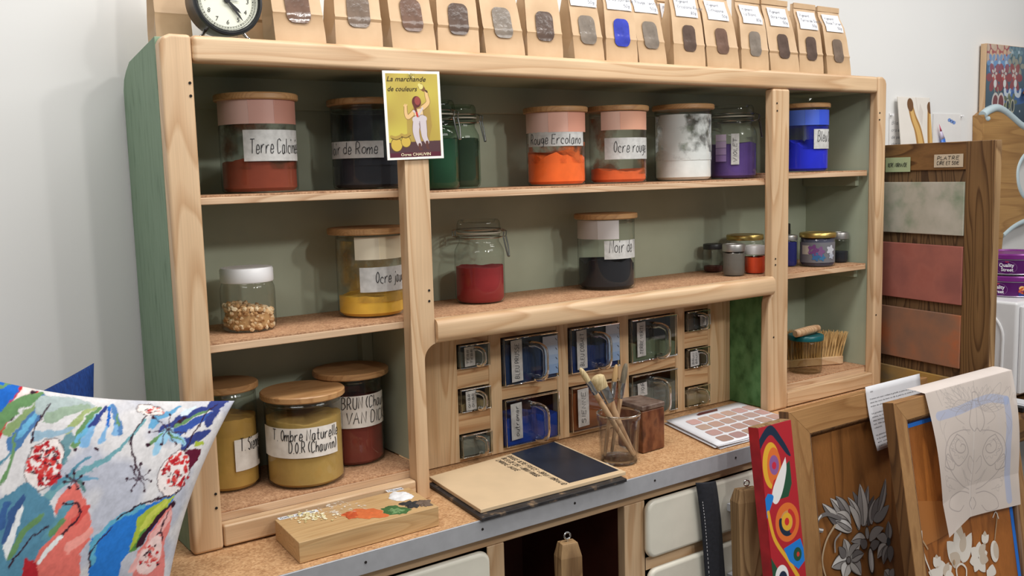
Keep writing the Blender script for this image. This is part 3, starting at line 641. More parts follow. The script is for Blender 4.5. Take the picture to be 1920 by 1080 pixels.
B('dark red brown jar labelled Brun Van Dick at the back of the bottom shelf', .5310, .1575, fl, .0600, .184, C3(126, 52, 40), 'brun', .66,
  None, (600, 724, .42, .76, [('BRUN (Chauv', 640, 724, .625, .12), ('VAN DICK', 648, 720, .465, .12)]), mat='label_tape', rough=.05, ink=.0015,
  film_=('brun', C3(84, 40, 34), .7, 12), lidr=.0740)

def swing_jar(label, x, y, z, r, H, pcol, key, fill, gl='glass', turn=0.0, film_=None, group='swing top preserving jars'):
    t = thing('swing_top_jar', label, 'jar', (x, y, z), group); c = (x, y, z); rn = r * 0.80; zs = H * 0.70
    part('glass_body', MB().lathe([(.0001, .001), (r * .88, .0008), (r * .97, .006), (r, .016), (r, zs * .82), (r * .97, zs * .92), (r * .87, zs), (rn, zs + H * .035), (rn, H * .80), (rn * 1.06, H * .805), (rn * 1.06, H * .83), (rn * .98, H * .835)], 56, c, caps=False), M[gl], t)
    part('gasket', MB().lathe([(rn * .98, H * .836), (rn * 1.10, H * .836), (rn * 1.12, H * .852), (rn * .98, H * .852)], 48, c, caps=False), M['gasket'], t)
    part('glass_lid', MB().lathe([(rn * .98, H * .853), (rn * 1.06, H * .853), (rn * 1.08, H * .87), (rn * 1.08, H * .94), (rn * 1.05, H * .975), (rn * .98, H), (rn * .84, H), (rn * .80, H * .965), (.0001, H * .96)], 48, c, caps=False), M[gl], t)
    a0 = facing(x, y) + turn; wr = rn * 1.12; wb = MB()
    ring = [(x + wr * math.cos(a), y + wr * math.sin(a), z + H * .785) for a in np.linspace(0, 2 * PI, 33)[:-1]]; wb.tube(ring, .0014, 6, True)
    ring2 = [(x + wr * math.cos(a), y + wr * math.sin(a), z + H * .885) for a in np.linspace(0, 2 * PI, 33)[:-1]]; wb.tube(ring2, .0014, 6, True)
    def at(a, rr, zz): return (x + rr * math.cos(a), y + rr * math.sin(a), z + zz)
    for sg in (1, -1):
        b = a0 + sg * 0.12
        wb.tube([at(b, wr, H * .785), at(b, wr + .012, H * .80), at(b, wr + .014, H * .86), at(b, wr + .004, H * .885)], .0014, 6)
        wb.tube([at(b, wr + .012, H * .80), at(b, wr + .016, H * .70), at(a0 + sg * .05, wr + .020, H * .56)], .0016, 6)
        b2 = a0 + PI + sg * 0.12
        wb.tube([at(b2, wr, H * .785), at(b2, wr + .011, H * .80), at(b2, wr + .011, H * .87), at(b2, wr, H * .885)], .0014, 6)
    wb.tube([at(a0 + .05, wr + .020, H * .56), at(a0 - .05, wr + .020, H * .56)], .0016, 6)
    part('wire_clamp', wb, M['wire'], t)
    part('pigment', heap(x, y, r - .003, z + .003, fill * H, .05, sum(map(ord, key))), pmat(key, pcol), t)
    if film_: dust_film(t, x, y, r - .0018, z, fill * H * .8, zs * .82, fmat(*film_))
    return t
swing_jar('green swing top jar half hidden behind the postcard', .7165, .120, m1, .0512, .175, C3(26, 74, 50), 'greena', .55, 'glass_green', .9, ('greena', C3(34, 72, 52), .8, 10))
swing_jar('dark green swing top jar standing further back, right of the postcard', .8084, .178, m1, .0479, .172, C3(48, 68, 50), 'greenb', .58, 'glass_green', 1.2, ('greenb', C3(56, 76, 56), .8, 10))
pj = swing_jar('swing top jar of purple pigment beside the right post on the top shelf', 1.6100, .138, m1, .0600, .184, C3(92, 66, 138), 'purple', .46, 'glass', 1.35, ('purple', C3(82, 70, 120), .55, 12))
x, y, r, H = 1.6100, .138, .0600, .184
swatch_fc = facing(x, y); fnp = cyl_map(x, y, r + .0009, swatch_fc, m1); mb = MB()
for i, c in enumerate([C3(206, 190, 214), C3(190, 170, 206), C3(172, 150, 196), C3(150, 126, 182)]): wrap_patch(mb, fnp, -.046, -.016, .092 - i * .017 + .003, .109 - i * .017 + .002, 4, col=c)
part('colour_swatches', mb, M['print'], pj, label='paper strip of lilac swatches')
lb = MB(); wrap_patch(lb, fnp, -.004, .016, .036, .112, 4); lo = part('paper_label', lb, M['label'], pj)
f2 = cyl_map(x, y, r + .0014, swatch_fc, m1); wb = MB(); handwrite(wb, 'VIOLET', 0, 0, .009, lambda s, t: f2(.010 - t, .042 + s), .001, width=.06); part('handwriting', wb, M['ink'], lo)
swing_jar('swing top jar half full of crimson powder on the middle shelf', .8385, .152, m2, .0531, .175, C3(150, 36, 40), 'red', .42, 'glass', 1.15, ('redf', C3(130, 66, 60), .25, 20))
lb = MB(); fg = cyl_map(.8084, .178, .0486, facing(.8084, .178), m1)

def plain_jar(label, x, y, z, r, H, lid_h, lid_mat, pcol, key, fill, gl='glass', sides=48, lid_r=None, group='small screw top jars', name='small_jar', neck=.9, film_=None):
    t = thing(name, label, 'jar', (x, y, z), group); c = (x, y, z); lid_r = lid_r or r * .96; hb = H - lid_h
    part('glass_body', MB().lathe([(.0001, .001), (r * .9, .0008), (r * .98, .004), (r, .008), (r, hb - r * .22), (r * .97, hb - r * .12), (r * neck, hb - .001), (r * neck, hb + lid_h * .4)], sides, c, caps=False), M[gl], t, sharp=30 if sides < 20 else 50)
    li = MB().lathe([(.0001, hb), (lid_r, hb), (lid_r * 1.01, hb + .0015), (lid_r * 1.01, H - .003), (lid_r * .97, H - .0006), (lid_r * .8, H), (lid_r * .78, H - .001), (.0001, H - .001)], 48, c)
    part('lid', li, lid_mat, t)
    if pcol: part('pigment', heap(x, y, r - .0026, z + .0025, fill * H, .06, sum(map(ord, key))), pmat(key, pcol), t)
    if film_: dust_film(t, x, y, r - .0014, z, fill * H * .7, hb * .9, fmat(*film_))
    return t
M['lid_black'] = plain('black_lid', C3(34, 34, 36), .4); M['lid_silver'] = plain('silver_lid', C3(172, 170, 168), .35, .8); M['lid_gold'] = plain('gold_lid', C3(190, 164, 96), .32, .85)
M['lid_white'] = plain('pearl_lid', C3(206, 204, 204), .4, .2); M['lid_teal'] = plain('teal_lid', C3(14, 92, 98), .3)
plain_jar('low jar with a black lid behind the silver lidded one', 1.5945, .190, m2, .0272, .074, .014, M['lid_black'], C3(90, 46, 38), 'darkred', .18)
plain_jar('slim jar with a silver lid in front of the black lidded jar', 1.5606, .090, m2, .0285, .080, .018, M['lid_silver'], C3(110, 104, 98), 'grey', .7, lid_r=.0285, film_=('greyf', C3(130, 122, 114), .5, 20))
plain_jar('squat jar with a gold lid behind the orange jar', 1.688, .165, m2, .0500, .094, .014, M['lid_gold'], C3(70, 52, 44), 'brownish', .3)
plain_jar('small jar of orange powder with a pearl white lid', 1.6348, .085, m2, .0272, .072, .022, M['lid_white'], C3(232, 78, 36), 'smallorange', .56, lid_r=.0274)
sj = plain_jar('jar with a gold lid and a flower patterned wrap in the right bay', 1.8866, .085, q2, .0461, .091, .013, M['lid_gold'], C3(84, 84, 104), 'mauve', .8, lid_r=.0474)
fn = cyl_map(1.8866, .085, .0468, facing(1.8866, .085), q2); mb = MB(); wrap_patch(mb, fn, -.06, .058, .012, .066, 16, col=C3(112, 112, 118))
f3 = cyl_map(1.8866, .085, .0472, facing(1.8866, .085), q2); wrap_patch(mb, f3, -.046, -.022, .034, .058, 4, col=C3(186, 180, 168))
for sx, tt, rr, c in ((-.012, .046, .013, C3(112, 66, 120)), (.006, .042, .012, C3(122, 84, 128)), (-.004, .028, .010, C3(56, 100, 148)), (.012, .026, .008, C3(60, 110, 150)), (.036, .046, .011, C3(190, 192, 200)), (.040, .030, .008, C3(170, 176, 190))):
    mb.flat([(sx + rr * math.cos(a) * (1 + .25 * math.cos(5 * a)), tt + rr * math.sin(a) * (1 + .25 * math.cos(5 * a))) for a in np.linspace(0, 2 * PI, 25)[:-1]], cyl_map(1.8866, .085, .0476 + .0001 * sx, facing(1.8866, .085), q2), c)
part('printed_wrap', mb, M['print'], sj, label='grey wrap printed with purple and blue flowers')
plain_jar('small silver lidded jar with black powder right of the flower patterned jar', 2.0010, .098, q2, .0250, .084, .018, M['lid_silver'], C3(28, 30, 40), 'blk', .34)
plain_jar('small silver lidded jar of dark blue powder beside the right post', 1.8284, .135, q2, .0244, .085, .014, M['lid_silver'], C3(24, 30, 110), 'dkblue', .75)
plain_jar('small black bottle at the back of the right bay behind the blue jar', 1.905, .205, q2, .016, .11, .03, M['lid_black'], C3(30, 30, 36), 'blk2', .6, lid_r=.012)
tj = plain_jar('empty brownish glass jar with a teal lid at the bottom right', 1.8404, .085, fl, .0426, .103, .014, M['lid_teal'], None, '', 0, gl='glass_dull', lid_r=.0465, film_=('tealf', C3(120, 108, 84), .3, 14), group='jars in the right bay')
# gum jar
x, y, z, r, H = .3225, .125, s2, .0478, .114
gj = thing('plastic_jar', 'clear plastic jar of amber gum lumps with a white screw lid', 'jar', (x, y, z)); c = (x, y, z)
part('clear_body', MB().lathe([(.0001, .001), (r * .86, .0008), (r * .97, .005), (r, .014), (r, .070), (r * .985, .078), (r * .93, .085), (r * .90, .088), (r * .90, .1)], 56, c, caps=False), M['plastic_clear'], gj)
part('lid', MB().lathe([(.0001, .088), (.0455, .088), (.0465, .090), (.0465, .110), (.0445, .1135), (.0001, .1135)], 56, c), M['white_plastic'], gj, label='white ribbed screw lid')
gm = heap(x, y, r - .008, z + .004, .031, .02, 4, tilt=-.007, slope_dir=facing(x, y) + PI / 2); gm.c = [C3(198, 160, 112)] * len(gm.f); rg = random.Random(3)
ico = [(0, 0, 1)] + [(math.cos(a) * .89, math.sin(a) * .89, .45) for a in np.arange(5) * 2 * PI / 5] + [(math.cos(a) * .89, math.sin(a) * .89, -.45) for a in (np.arange(5) + .5) * 2 * PI / 5] + [(0, 0, -1)]
icof = [(0, i + 1, (i + 1) % 5 + 1) for i in range(5)] + [(i + 1, i + 6, (i + 1) % 5 + 1) for i in range(5)] + [((i + 1) % 5 + 1, i + 6, (i + 1) % 5 + 6) for i in range(5)] + [(11, (i + 1) % 5 + 6, i + 6) for i in range(5)]
gcols = [C3(212, 176, 130), C3(196, 156, 110), C3(222, 194, 154), C3(184, 142, 96), C3(232, 212, 178)]
M['gum'] = coloured('gum_lumps', .35)
dirx = facing(x, y) + PI / 2
for i in range(900):
    a = rg.uniform(0, 2 * PI); q = math.sqrt(rg.random()) * (r - .0065); lx, ly = q * math.cos(a), q * math.sin(a)
    top = .044 - .20 * (lx * math.cos(dirx) + ly * math.sin(dirx)); zz = rg.uniform(.006, top)
    s = rg.uniform(.0032, .0062); R_ = Matrix.Rotation(rg.uniform(0, 6), 3, 'X') @ Matrix.Rotation(rg.uniform(0, 6), 3, 'Z'); k = (rg.uniform(.6, 1.3), rg.uniform(.6, 1.3), rg.uniform(.6, 1.2))
    gm.add([(x + lx + p.x, y + ly + p.y, z + zz + p.z) for p in (R_ @ Vector((v[0] * s * k[0], v[1] * s * k[1], v[2] * s * k[2])) for v in ico)], icof, rg.choice(gcols))
g = part('gum_lumps', gm, M['gum'], gj, smooth=False); g['kind'] = 'stuff'
# ---------------------------------------------------------------- paper bags on top of the shelf unit
ZT = 0.8405
def bag_win(key, col, streak=0.0):
    k = 'win_' + key
    if k not in M: M[k] = plain('bag_window_' + key, col, 0.14, var=0.25, scale=38, bump=0.6)
    return M[k]
def paper_bag(label, xl, xr, yf, win, win_z, lab=None, H=.176, d=.052, lean=.026, back=False, skew=0.0, ww=.032, group='kraft paper pigment bags on the shelf unit'):
    xc = (xl + xr) / 2; w = xr - xl; base = (xc, yf + d / 2, ZT)
    t = thing('paper_bag', label, 'bag', base, group)
    prof = [(0, 0, 1.0, d), (.02, .001, 1.0, d), (.045, .0035, .985, d - .003), (.050, .0020, .985, d - .002), (.056, .0045, .98, d - .005), (.095, .010, .955, d * .72), (.125, .016, .92, d * .42), (.15, lean * .85, .90, .012), (H, lean, .885, .008)]
    rg = random.Random(int(xl * 1000)); jit = [rg.uniform(-.0012, .0012) for _ in range(40)]
    def fy(tz):
        for i in range(len(prof) - 1):
            if prof[i][0] <= tz <= prof[i + 1][0] + 1e-9:
                q = (tz - prof[i][0]) / (prof[i + 1][0] - prof[i][0]); return prof[i][1] * (1 - q) + prof[i + 1][1] * q
        return prof[-1][1]
    mb = MB(); n = 8; vs = []; fs = []
    for i, (zz, y0, sc, dd) in enumerate(prof):
        hw = w * sc / 2; sx = skew * zz; gus = min(.016, dd * .3) * (1 if i > 1 else .2)
        for q, (px, py) in enumerate(((-hw, 0), (0, -.0008 + jit[i]), (hw, 0), (hw - gus, dd * .5), (hw, dd), (0, dd + .001), (-hw, dd), (-hw + gus, dd * .5))):
            vs.append((xc + px + sx, yf + y0 + py, ZT + zz))
    for i in range(len(prof) - 1):
        for q in range(n): fs.append((i * n + q, i * n + (q + 1) % n, (i + 1) * n + (q + 1) % n, (i + 1) * n + q))
    fs += [tuple(range(n))[::-1], tuple((len(prof) - 1) * n + q for q in range(n))]
    mb.add(vs, fs); part('bag_body', mb, M['kraft'], t, sharp=25)
    fold = MB(); z0, z1 = H - .012, H + .0015; y0 = yf + lean
    fold.box(xc - w * .445 + skew * H, xc + w * .445 + skew * H, y0 - .0045, y0 - .0005, ZT + z0, ZT + z1); part('top_fold', fold, M['kraft'], t, .0008)
    off = lambda e: (lambda s, tz: (xc + s + skew * tz, yf + fy(tz) - e - .0004, ZT + tz))
    if win:
        a, b = win_z; ol = rrect(-ww / 2, ww / 2, a, b, ww * .42, 5)
        m2 = MB(); f = off(.0026); rows = []
        N = 12
        for j in range(N + 1):
            q_ = j / N; tz = a + (b - a) * (.5 - .5 * math.cos(PI * q_)); r = ww * .30; hh = ww / 2
            if tz < a + r: hh = ww / 2 - r + math.sqrt(max(r * r - (a + r - tz) ** 2, 0))
            if tz > b - r: hh = ww / 2 - r + math.sqrt(max(r * r - (tz - b + r) ** 2, 0))
            rows.append((tz, hh))
        m2.add([f(sx * hh, tz) for tz, hh in rows for sx in (-1, -.33, .33, 1)], [(j * 4 + k, j * 4 + k + 1, j * 4 + k + 5, j * 4 + k + 4) for j in range(N) for k in range(3)])
        part('window', m2, win, t, label='clear film window showing the powder')
    if lab:
        lw = .070; f = off(.0026); a, b = .112, .157
        if back: a, b = .120, .160
        lo = part('paper_label', MB().grid(3, 4, lambda p, q: f(-lw / 2 + lw * p, a + (b - a) * q)), M['label_w'], t)
        wb = MB(); f3 = off(.0032)
        for i, tx in enumerate(lab): handwrite(wb, tx, -.028 + (0 if i < 2 else .040), b - .013 - i * .0125, .0065, f3, .0007)
        part('handwriting', wb, M['ink_grey'], lo)
    return t
DK = bag_win('dark', C3(92, 76, 68)); BR = bag_win('brown', C3(112, 88, 76)); GR = bag_win('grey', C3(116, 100, 88)); BL = bag_win('blue', C3(60, 70, 170)); SV = bag_win('silver', C3(128, 118, 108))
bags = [(.363, .455, BR, None, 'first brown bag right of the alarm clock with a brown window'), (.473, .565, GR, None, 'second brown bag right of the alarm clock with a grey window'),
 (.585, .677, BR, None, 'brown bag above the left side of the postcard'), (.681, .774, DK, None, 'brown bag above the right side of the postcard'),
 (.789, .883, SV, None, 'brown bag with a shiny window, fifth right of the clock'), (.889, .979, DK, None, 'brown bag with a plain dark window above the Rouge Ercolano jar'),
 (1.010, 1.091, SV, ('Pigment', 'Ombre', '50g'), 'brown bag with a shiny window above the Rouge Ercolano jar'), (1.096, 1.186, BL, ('Pigment', 'Bleu outremer', '50g'), 'brown bag with blue powder in its window'),
 (1.191, 1.274, SV, ('Pigment', 'Rouge Vénitien', '50g'), 'brown bag with a silver shining window right of the blue one'), (1.296, 1.397, DK, ('Pigment', 'Ercolano Rouge', '80g'), 'brown bag with a dark window above the white chalk jar'),
 (1.404, 1.513, BR, ('Pigment', 'Lithopone', '50g'), 'brown bag labelled Lithopone with a large label'), (1.520, 1.618, SV, ('Pigment', 'La Blanc', '80g'), 'brown bag with a shiny window above the right post, fourth from the right end'),
 (1.626, 1.735, DK, ('Pigment', 'Ocre rouge', '50g'), 'third brown bag from the right end of the shelf unit'), (1.735, 1.830, DK, ('Pigment', 'Terre de Sienne', '50g'), 'second brown bag from the right end of the shelf unit'),
 (1.846, 1.945, GR, ('Pigment', 'Rose Tyrien', '50g'), 'last brown bag at the right end of the shelf unit')]
for i, (a, b, wm, lb_, tx) in enumerate(bags):
    paper_bag(tx, a, b, .030, wm, (.034, .093), lb_, skew=(-.08, .02, -.05, .03)[i % 4] if i else -.05, lean=.028 + .003 * (i % 3), ww=.040 if i > 8 else .044)
for a, b, lb_, tx in ((.192, .252, None, 'brown bag standing behind the left side of the alarm clock'), (.330, .395, None, 'brown bag standing between the alarm clock and the first bag'),
                     (1.235, 1.325, ('Pigment', 'Ocre jaune', '50g'), 'brown bag in the back row behind the dark windowed bag above the white chalk jar'),
                     (1.355, 1.445, ('Pigment', 'Bleu', '50g'), 'brown bag in the back row behind the Lithopone bag'),
                     (1.79, 1.88, ('Pigment', 'Vert', '50g'), 'brown bag in the back row behind the gap before the last bag')):
    paper_bag(tx, a, b, .118 if a < 1 else .125, None, None, lb_, d=.05, back=True)

# ---------------------------------------------------------------- alarm clock
cx, cz, cr = .281, .9015, .0575
ck = thing('alarm_clock', 'round black alarm clock with a cream dial on top of the shelf unit', 'clock', (cx, .04, ZT))
def yl(prof, n=64): # lathe about an axis pointing at the viewer (-y); prof = (r, y)
    return MB().lathe([(r, -yy) for r, yy in prof], n, (0, 0, 0), caps=False).xf(lambda a, b, c: (cx + a, -c, cz + b))
part('case', yl([(.0001, .084), (.040, .084), (.048, .081), (.0545, .066), (.0562, .040), (.0565, .024)][::-1]), M['black_gloss'], ck)
part('bezel', yl([(.0565, .0245), (.0575, .019), (.0560, .015), (.0525, .0145), (.0495, .018), (.0488, .024)]), M['black_gloss'], ck)
part('inner_ring', yl([(.0492, .0175), (.0465, .0225), (.0465, .0250)]), M['steel'], ck, label='polished ring inside the bezel')
M['dial'] = plain('cream_dial', C3(232, 234, 216), .5, var=.01)
dl = part('dial', yl([(.0478, .0252), (.0001, .0251)]), M['dial'], ck)
f = lambda s, t: (cx + s, .0246, cz + t); mb = MB()
for h in range(1, 13):
    a = PI / 2 - h * PI / 6; rr = .0345
    printed(mb, str(h), rr * math.cos(a), rr * math.sin(a) - .0036, .0072, f, shear=.12, center=True)
for i in range(60):
    a = i * PI / 30; mb.ribbon([(.0425 * math.cos(a), .0425 * math.sin(a)), (.0445 * math.cos(a), .0445 * math.sin(a))], .0006 if i % 5 else .0012, f)
for rr in (.0425, .0445): mb.ribbon([(rr * math.cos(a), rr * math.sin(a)) for a in np.linspace(0, 2 * PI, 61)], .0004, f)
part('numerals', mb, M['ink'], dl)
def hand(name, deg, ln, w, y, mat):
    a = PI / 2 - math.radians(deg); c, s = math.cos(a), math.sin(a); p = [(-.007, -w * .35), (-.007, w * .35), (ln * .75, w * .5), (ln, 0), (ln * .75, -w * .5)]
    part(name, MB().prism([(cx + u * c - v * s, cz + u * s + v * c) for u, v in p], y, y - .0006), mat, ck)
hand('alarm_hand', 92, .020, .0010, .0238, M['ink_grey']); hand('hour_hand', 132, .030, .0042, .0228, M['ink']); hand('minute_hand', 143, .041, .0034, .0216, M['ink'])
part('hub', yl([(.0046, .0236), (.0046, .0204), (.0001, .0200)], 24), M['ink'], ck)
for sx in (-1, 1):
    part('foot', MB().tube([(cx + sx * .030, .045, cz - .046), (cx + sx * .039, .042, ZT + .0032)], [.0030, .0026], 12).lathe([(.0001, 0), (.0034, .0004), (.0034, .004), (.002, .006)], 14, (cx + sx * .0395, .0418, ZT)), M['steel'], ck)

# ---------------------------------------------------------------- postcard with its pin
pw, phh = .1175, .1575; pc_o = np.array([.5460, -.0040, .6395]); rt = math.radians(1.5)
def pcf(e): return lambda s, t: (pc_o[0] + s * .9998 - t * .022, pc_o[1] - e, pc_o[2] + t * .9998 + s * .022)
pc = thing('postcard', 'yellow postcard reading La marchande de couleurs pinned on the middle post', 'postcard', (.60, -.003, .64))
cv = Canvas(pw, phh, 200, C3(247, 246, 240))
def ab(a, b): return (pw * a, phh * (1 - b))
def P_(px, py): return ab((px - (85 + .062 * (py - 60))) / 575, (py - 60 - .04 * (px - 85)) / 905)
cv.poly([ab(.045, .03), ab(.955, .03), ab(.955, .925), ab(.045, .925)], C3(188, 176, 78))
n_ = cv.noise(1, .05, 3); yy, xx = np.mgrid[0:cv.ny, 0:cv.nx]; ins = (xx > .046 * cv.nx) & (xx < .954 * cv.nx) & (yy > .08 * cv.ny) & (yy < .969 * cv.ny)
cv.a[ins] = (np.array(C3(205, 192, 86)[:3]) * n_[..., None] + np.array(C3(176, 150, 72)[:3]) * (1 - n_[..., None]))[ins]
cv.poly([P_(330, 560), P_(420, 400), P_(560, 420), P_(590, 640), P_(560, 800), P_(340, 800)], C3(158, 124, 70), .55)
cv.poly([ab(.045, .805), ab(.955, .79), ab(.955, .925), ab(.045, .925)], C3(84, 58, 62))
for sx, sy, rx, ry in ((232, 815, 54, 66), (325, 790, 46, 54)):
    c_ = P_(sx, sy); cv.ell(c_[0], c_[1], pw * rx / 575 * 1.1, phh * ry / 905 * 1.12, C3(96, 74, 34)); cv.ell(c_[0], c_[1], pw * rx / 575, phh * ry / 905, C3(206, 176, 80))
    cv.stroke([P_(sx - rx, sy - ry - 18), P_(sx - 8, sy - ry - 4), P_(sx + rx, sy - ry - 26)], .006, C3(178, 150, 74)); cv.stroke([P_(sx - rx, sy - ry - 2), P_(sx, sy - ry + 14), P_(sx + rx, sy - ry - 8)], .0014, C3(84, 60, 30))
SK = C3(226, 188, 132); DKK = C3(110, 76, 48); PT = C3(206, 196, 200)
for pts, w0, w1 in (([P_(402, 492), P_(345, 540), P_(322, 500), P_(318, 430)], .0085, .005), ([P_(488, 455), P_(545, 400), P_(532, 330), P_(524, 288)], .0085, .0055)):
    cv.stroke(pts, w0 + .0016, DKK, w1 + .0016); cv.stroke(pts, w0, SK, w1)
for fx, fy_ in ((302, 418), (312, 408), (330, 412)): cv.stroke([P_(318, 436), P_(fx, fy_)], .0022, SK)
cv.poly([P_(398, 470), P_(440, 455), P_(495, 448), P_(508, 560), P_(412, 575)], DKK); cv.poly([P_(403, 474), P_(440, 460), P_(490, 453), P_(503, 556), P_(417, 570)], C3(228, 200, 156))
cv.stroke([P_(400, 480), P_(500, 555)], .0035, PT); cv.stroke([P_(490, 455), P_(425, 565)], .0035, PT)
for pts in ([P_(435, 575), P_(425, 680), P_(440, 760), P_(465, 828)], [P_(490, 570), P_(505, 680), P_(515, 750), P_(540, 808)]):
    cv.stroke(pts, .0175, DKK, .010); cv.stroke(pts, .0158, PT, .0085)
cv.stroke([P_(412, 568), P_(462, 578), P_(512, 564)], .010, PT); cv.stroke([P_(462, 590), P_(468, 660)], .0012, C3(110, 90, 100))
for pts in ([P_(465, 830), P_(470, 872), P_(486, 880)], [P_(540, 810), P_(546, 862), P_(558, 872)]): cv.stroke(pts, .006, C3(96, 60, 54), .004)
hc = P_(428, 388); cv.ell(hc[0], hc[1], .0095, .0105, C3(92, 42, 40)); cv.ell(hc[0] + .002, hc[1] + .002, .006, .0075, C3(150, 70, 66)); cv.stroke([P_(405, 420), P_(425, 480), P_(440, 522)], .0055, C3(96, 50, 44), .003); cv.stroke([P_(430, 500), P_(440, 535)], .004, C3(190, 60, 50))
cv.stroke([P_(535, 290), P_(500, 258)], .003, C3(70, 46, 34)); cv.stroke([P_(498, 262), P_(470, 232)], .008, C3(120, 84, 50), .011); cv.stroke([P_(470, 232), P_(455, 216)], .010, C3(220, 210, 130), .006)
cv.poly([ab(.045, .922), ab(.955, .918), ab(.955, .972), ab(.045, .974)], C3(92, 36, 52))
cardface = cv.mesh('card', M['print'], pc, pcf(.0008), solid=.0012)
fw = pcf(.0014); wb = MB(); dk = C3(50, 34, 26)
printed(wb, 'La marchande', .0075, phh * .885, .0085, fw, width=.080, shear=.32, col=dk, bold=.004); printed(wb, 'de couleurs', .0085, phh * .775, .0085, fw, width=.060, shear=.32, col=dk, bold=.004)
part('title_lettering', wb, M['print'], cardface); wb = MB(); printed(wb, 'Ocres CHAUVIN', pw * .5, phh * .042, .0052, fw, width=.062, shear=.06, col=C3(238, 226, 190), bold=.014, center=True)
part('caption_lettering', wb, M['print'], cardface)
pp = thing('push_pin', 'clear push pin holding the top of the yellow postcard', 'pin', (.598, -.012, .79))
part('head', MB().lathe([(.0001, 0), (.0050, .0002), (.0052, .002), (.003, .0035), (.0028, .007), (.0045, .0085), (.0045, .0095), (.0001, .0095)], 20).xf(lambda a, b, c: (.598 + a, -.0155 + c * 1.0, .7905 + b)), M['glass_thick'], pp)
part('point', MB().tube([(.598, -.006, .7905), (.598, .004, .7905)], [.0006, .0002], 8), M['steel'], pp)

# ---------------------------------------------------------------- oak block with paint samples
ob = thing('paint_sample_block', 'oak block with dabs of white, orange, green and black pigment on the worktop', 'wood block', (.42, -.076, .0005))
oq = [(.287, -.139), (.547, -.1375), (.557, -.0128), (.296, -.0146)]
part('block', MB().prism(oq, .0008, .036, 'z'), M['oak'], ob, .0012)
def dab(name, u, v, ru, rv, col, h=.0022, seed=0, lbl=None, rot=0, mat=None, rugged=.22):
    c_ = on_z(u, v, .036); a_ = on_z(u + ru, v, .036); b_ = on_z(u, v + rv, .036); ax = a_ - c_; ay = b_ - c_; rg = random.Random(seed); ph = [rg.uniform(0, 6.3) for _ in range(5)]
    mb = MB(); n = 40; vs = [tuple(c_ + np.array([0, 0, h]))]; fs = []
    for q, hh in ((.35, .95), (.7, .7), (.92, .35), (1.0, 0.0002 / max(h, 1e-4))):
        for i in range(n):
            a = 2 * PI * i / n; w = 1 + rugged * (.5 * math.sin(3 * a + ph[0]) + .4 * math.sin(5 * a + ph[1]) + .3 * math.sin(9 * a + ph[2]) + .25 * math.sin(14 * a + ph[3]))
            p = c_ + (ax * math.cos(a) + ay * math.sin(a)) * q * w; vs.append((p[0], p[1], .0361 + h * hh * (1 + .5 * math.sin(7 * a * q + ph[4]))))
    for i in range(n): fs.append((0, 1 + i, 1 + (i + 1) % n))
    for k in range(3):
        for i in range(n): fs.append((1 + k * n + i, 1 + (k + 1) * n + i, 1 + (k + 1) * n + (i + 1) % n, 1 + k * n + (i + 1) % n))
    mb.add(vs, fs); key = 'dab_' + name
    if key not in M: M[key] = mottle(name, [tuple(x * .82 for x in col[:3]) + (1,), col], nscale=120, rough=.8, bump=.5)
    return part(name, mb, mat or M[key], ob, label=lbl)
M['clear_crumbs'] = film('clear_crumbs_film', C3(236, 234, 226), .5, 150)
dab('clear_smear', 645, 953, 46, 13, C3(230, 228, 220), .0016, 1, 'clear crystalline smear', mat=M['clear_crumbs'])
dab('orange_pigment', 686, 963.5, 41, 9.5, C3(216, 112, 58), .002, 2, 'orange pigment dab'); dab('deep_orange_pigment', 659, 966, 15, 6.5, C3(196, 82, 36), .0026, 12, 'darker orange edge of the dab')
dab('green_pigment', 741, 957, 26, 8.5, C3(62, 104, 54), .002, 3, 'green pigment dab'); dab('pale_green_pigment', 742, 959, 16, 5, C3(112, 148, 96), .0034, 13, 'paler green middle of the dab')
dab('white_powder', 751, 931, 23, 8.5, C3(240, 241, 244), .004, 4, 'white powder heap', rugged=.1); dab('black_pigment', 771, 946, 18, 6.5, C3(46, 46, 48), .003, 5, 'black pigment dab', rugged=.35)
dab('grey_brown_pigment', 794, 944, 16, 6, C3(110, 92, 78), .003, 6, 'grey brown pigment dab', rugged=.35)
cr = MB(); rg = random.Random(5)
for i in range(90):
    p = on_z(585 + rg.gauss(0, 19), 969 + rg.gauss(0, 4.5), .036); s = rg.uniform(.0012, .0028); cr.add([(p[0] + v[0] * s * 1.4, p[1] + v[1] * s, .0372 + v[2] * s * .6) for v in ico], icof, rg.choice([C3(226, 216, 176), C3(238, 232, 206), C3(212, 198, 146)]))
o_ = part('gum_crumbs', cr, M['gum'], ob, smooth=False); o_['kind'] = 'stuff'; lab(o_, 'pale gum crumbs')
for (u, v), (du, dv), tx in (((524, 975), (598, 958.5), 'Gomme arabique'), ((727, 923), (757, 917), 'Lithopone')):
    a_ = on_z(u, v, .0364); b_ = on_z(du, dv, .0364); d_ = b_ - a_; L_ = np.linalg.norm(d_); d_ /= L_; n_ = np.array([-d_[1], d_[0], 0])
    f = lambda s, t, a_=a_, d_=d_, n_=n_: tuple(a_ + d_ * s + n_ * t); f2_ = lambda s, t, f=f: (f(s, t)[0], f(s, t)[1], .0368)
    lo = part('paper_label', MB().flat([(0, -.001), (L_, -.001), (L_, .012), (0, .012)], f), M['label_w'], ob); wb = MB(); handwrite(wb, tx, .003, .0025, .007, f2_, .0007, width=L_ * .88); part('handwriting', wb, M['ink'], lo)

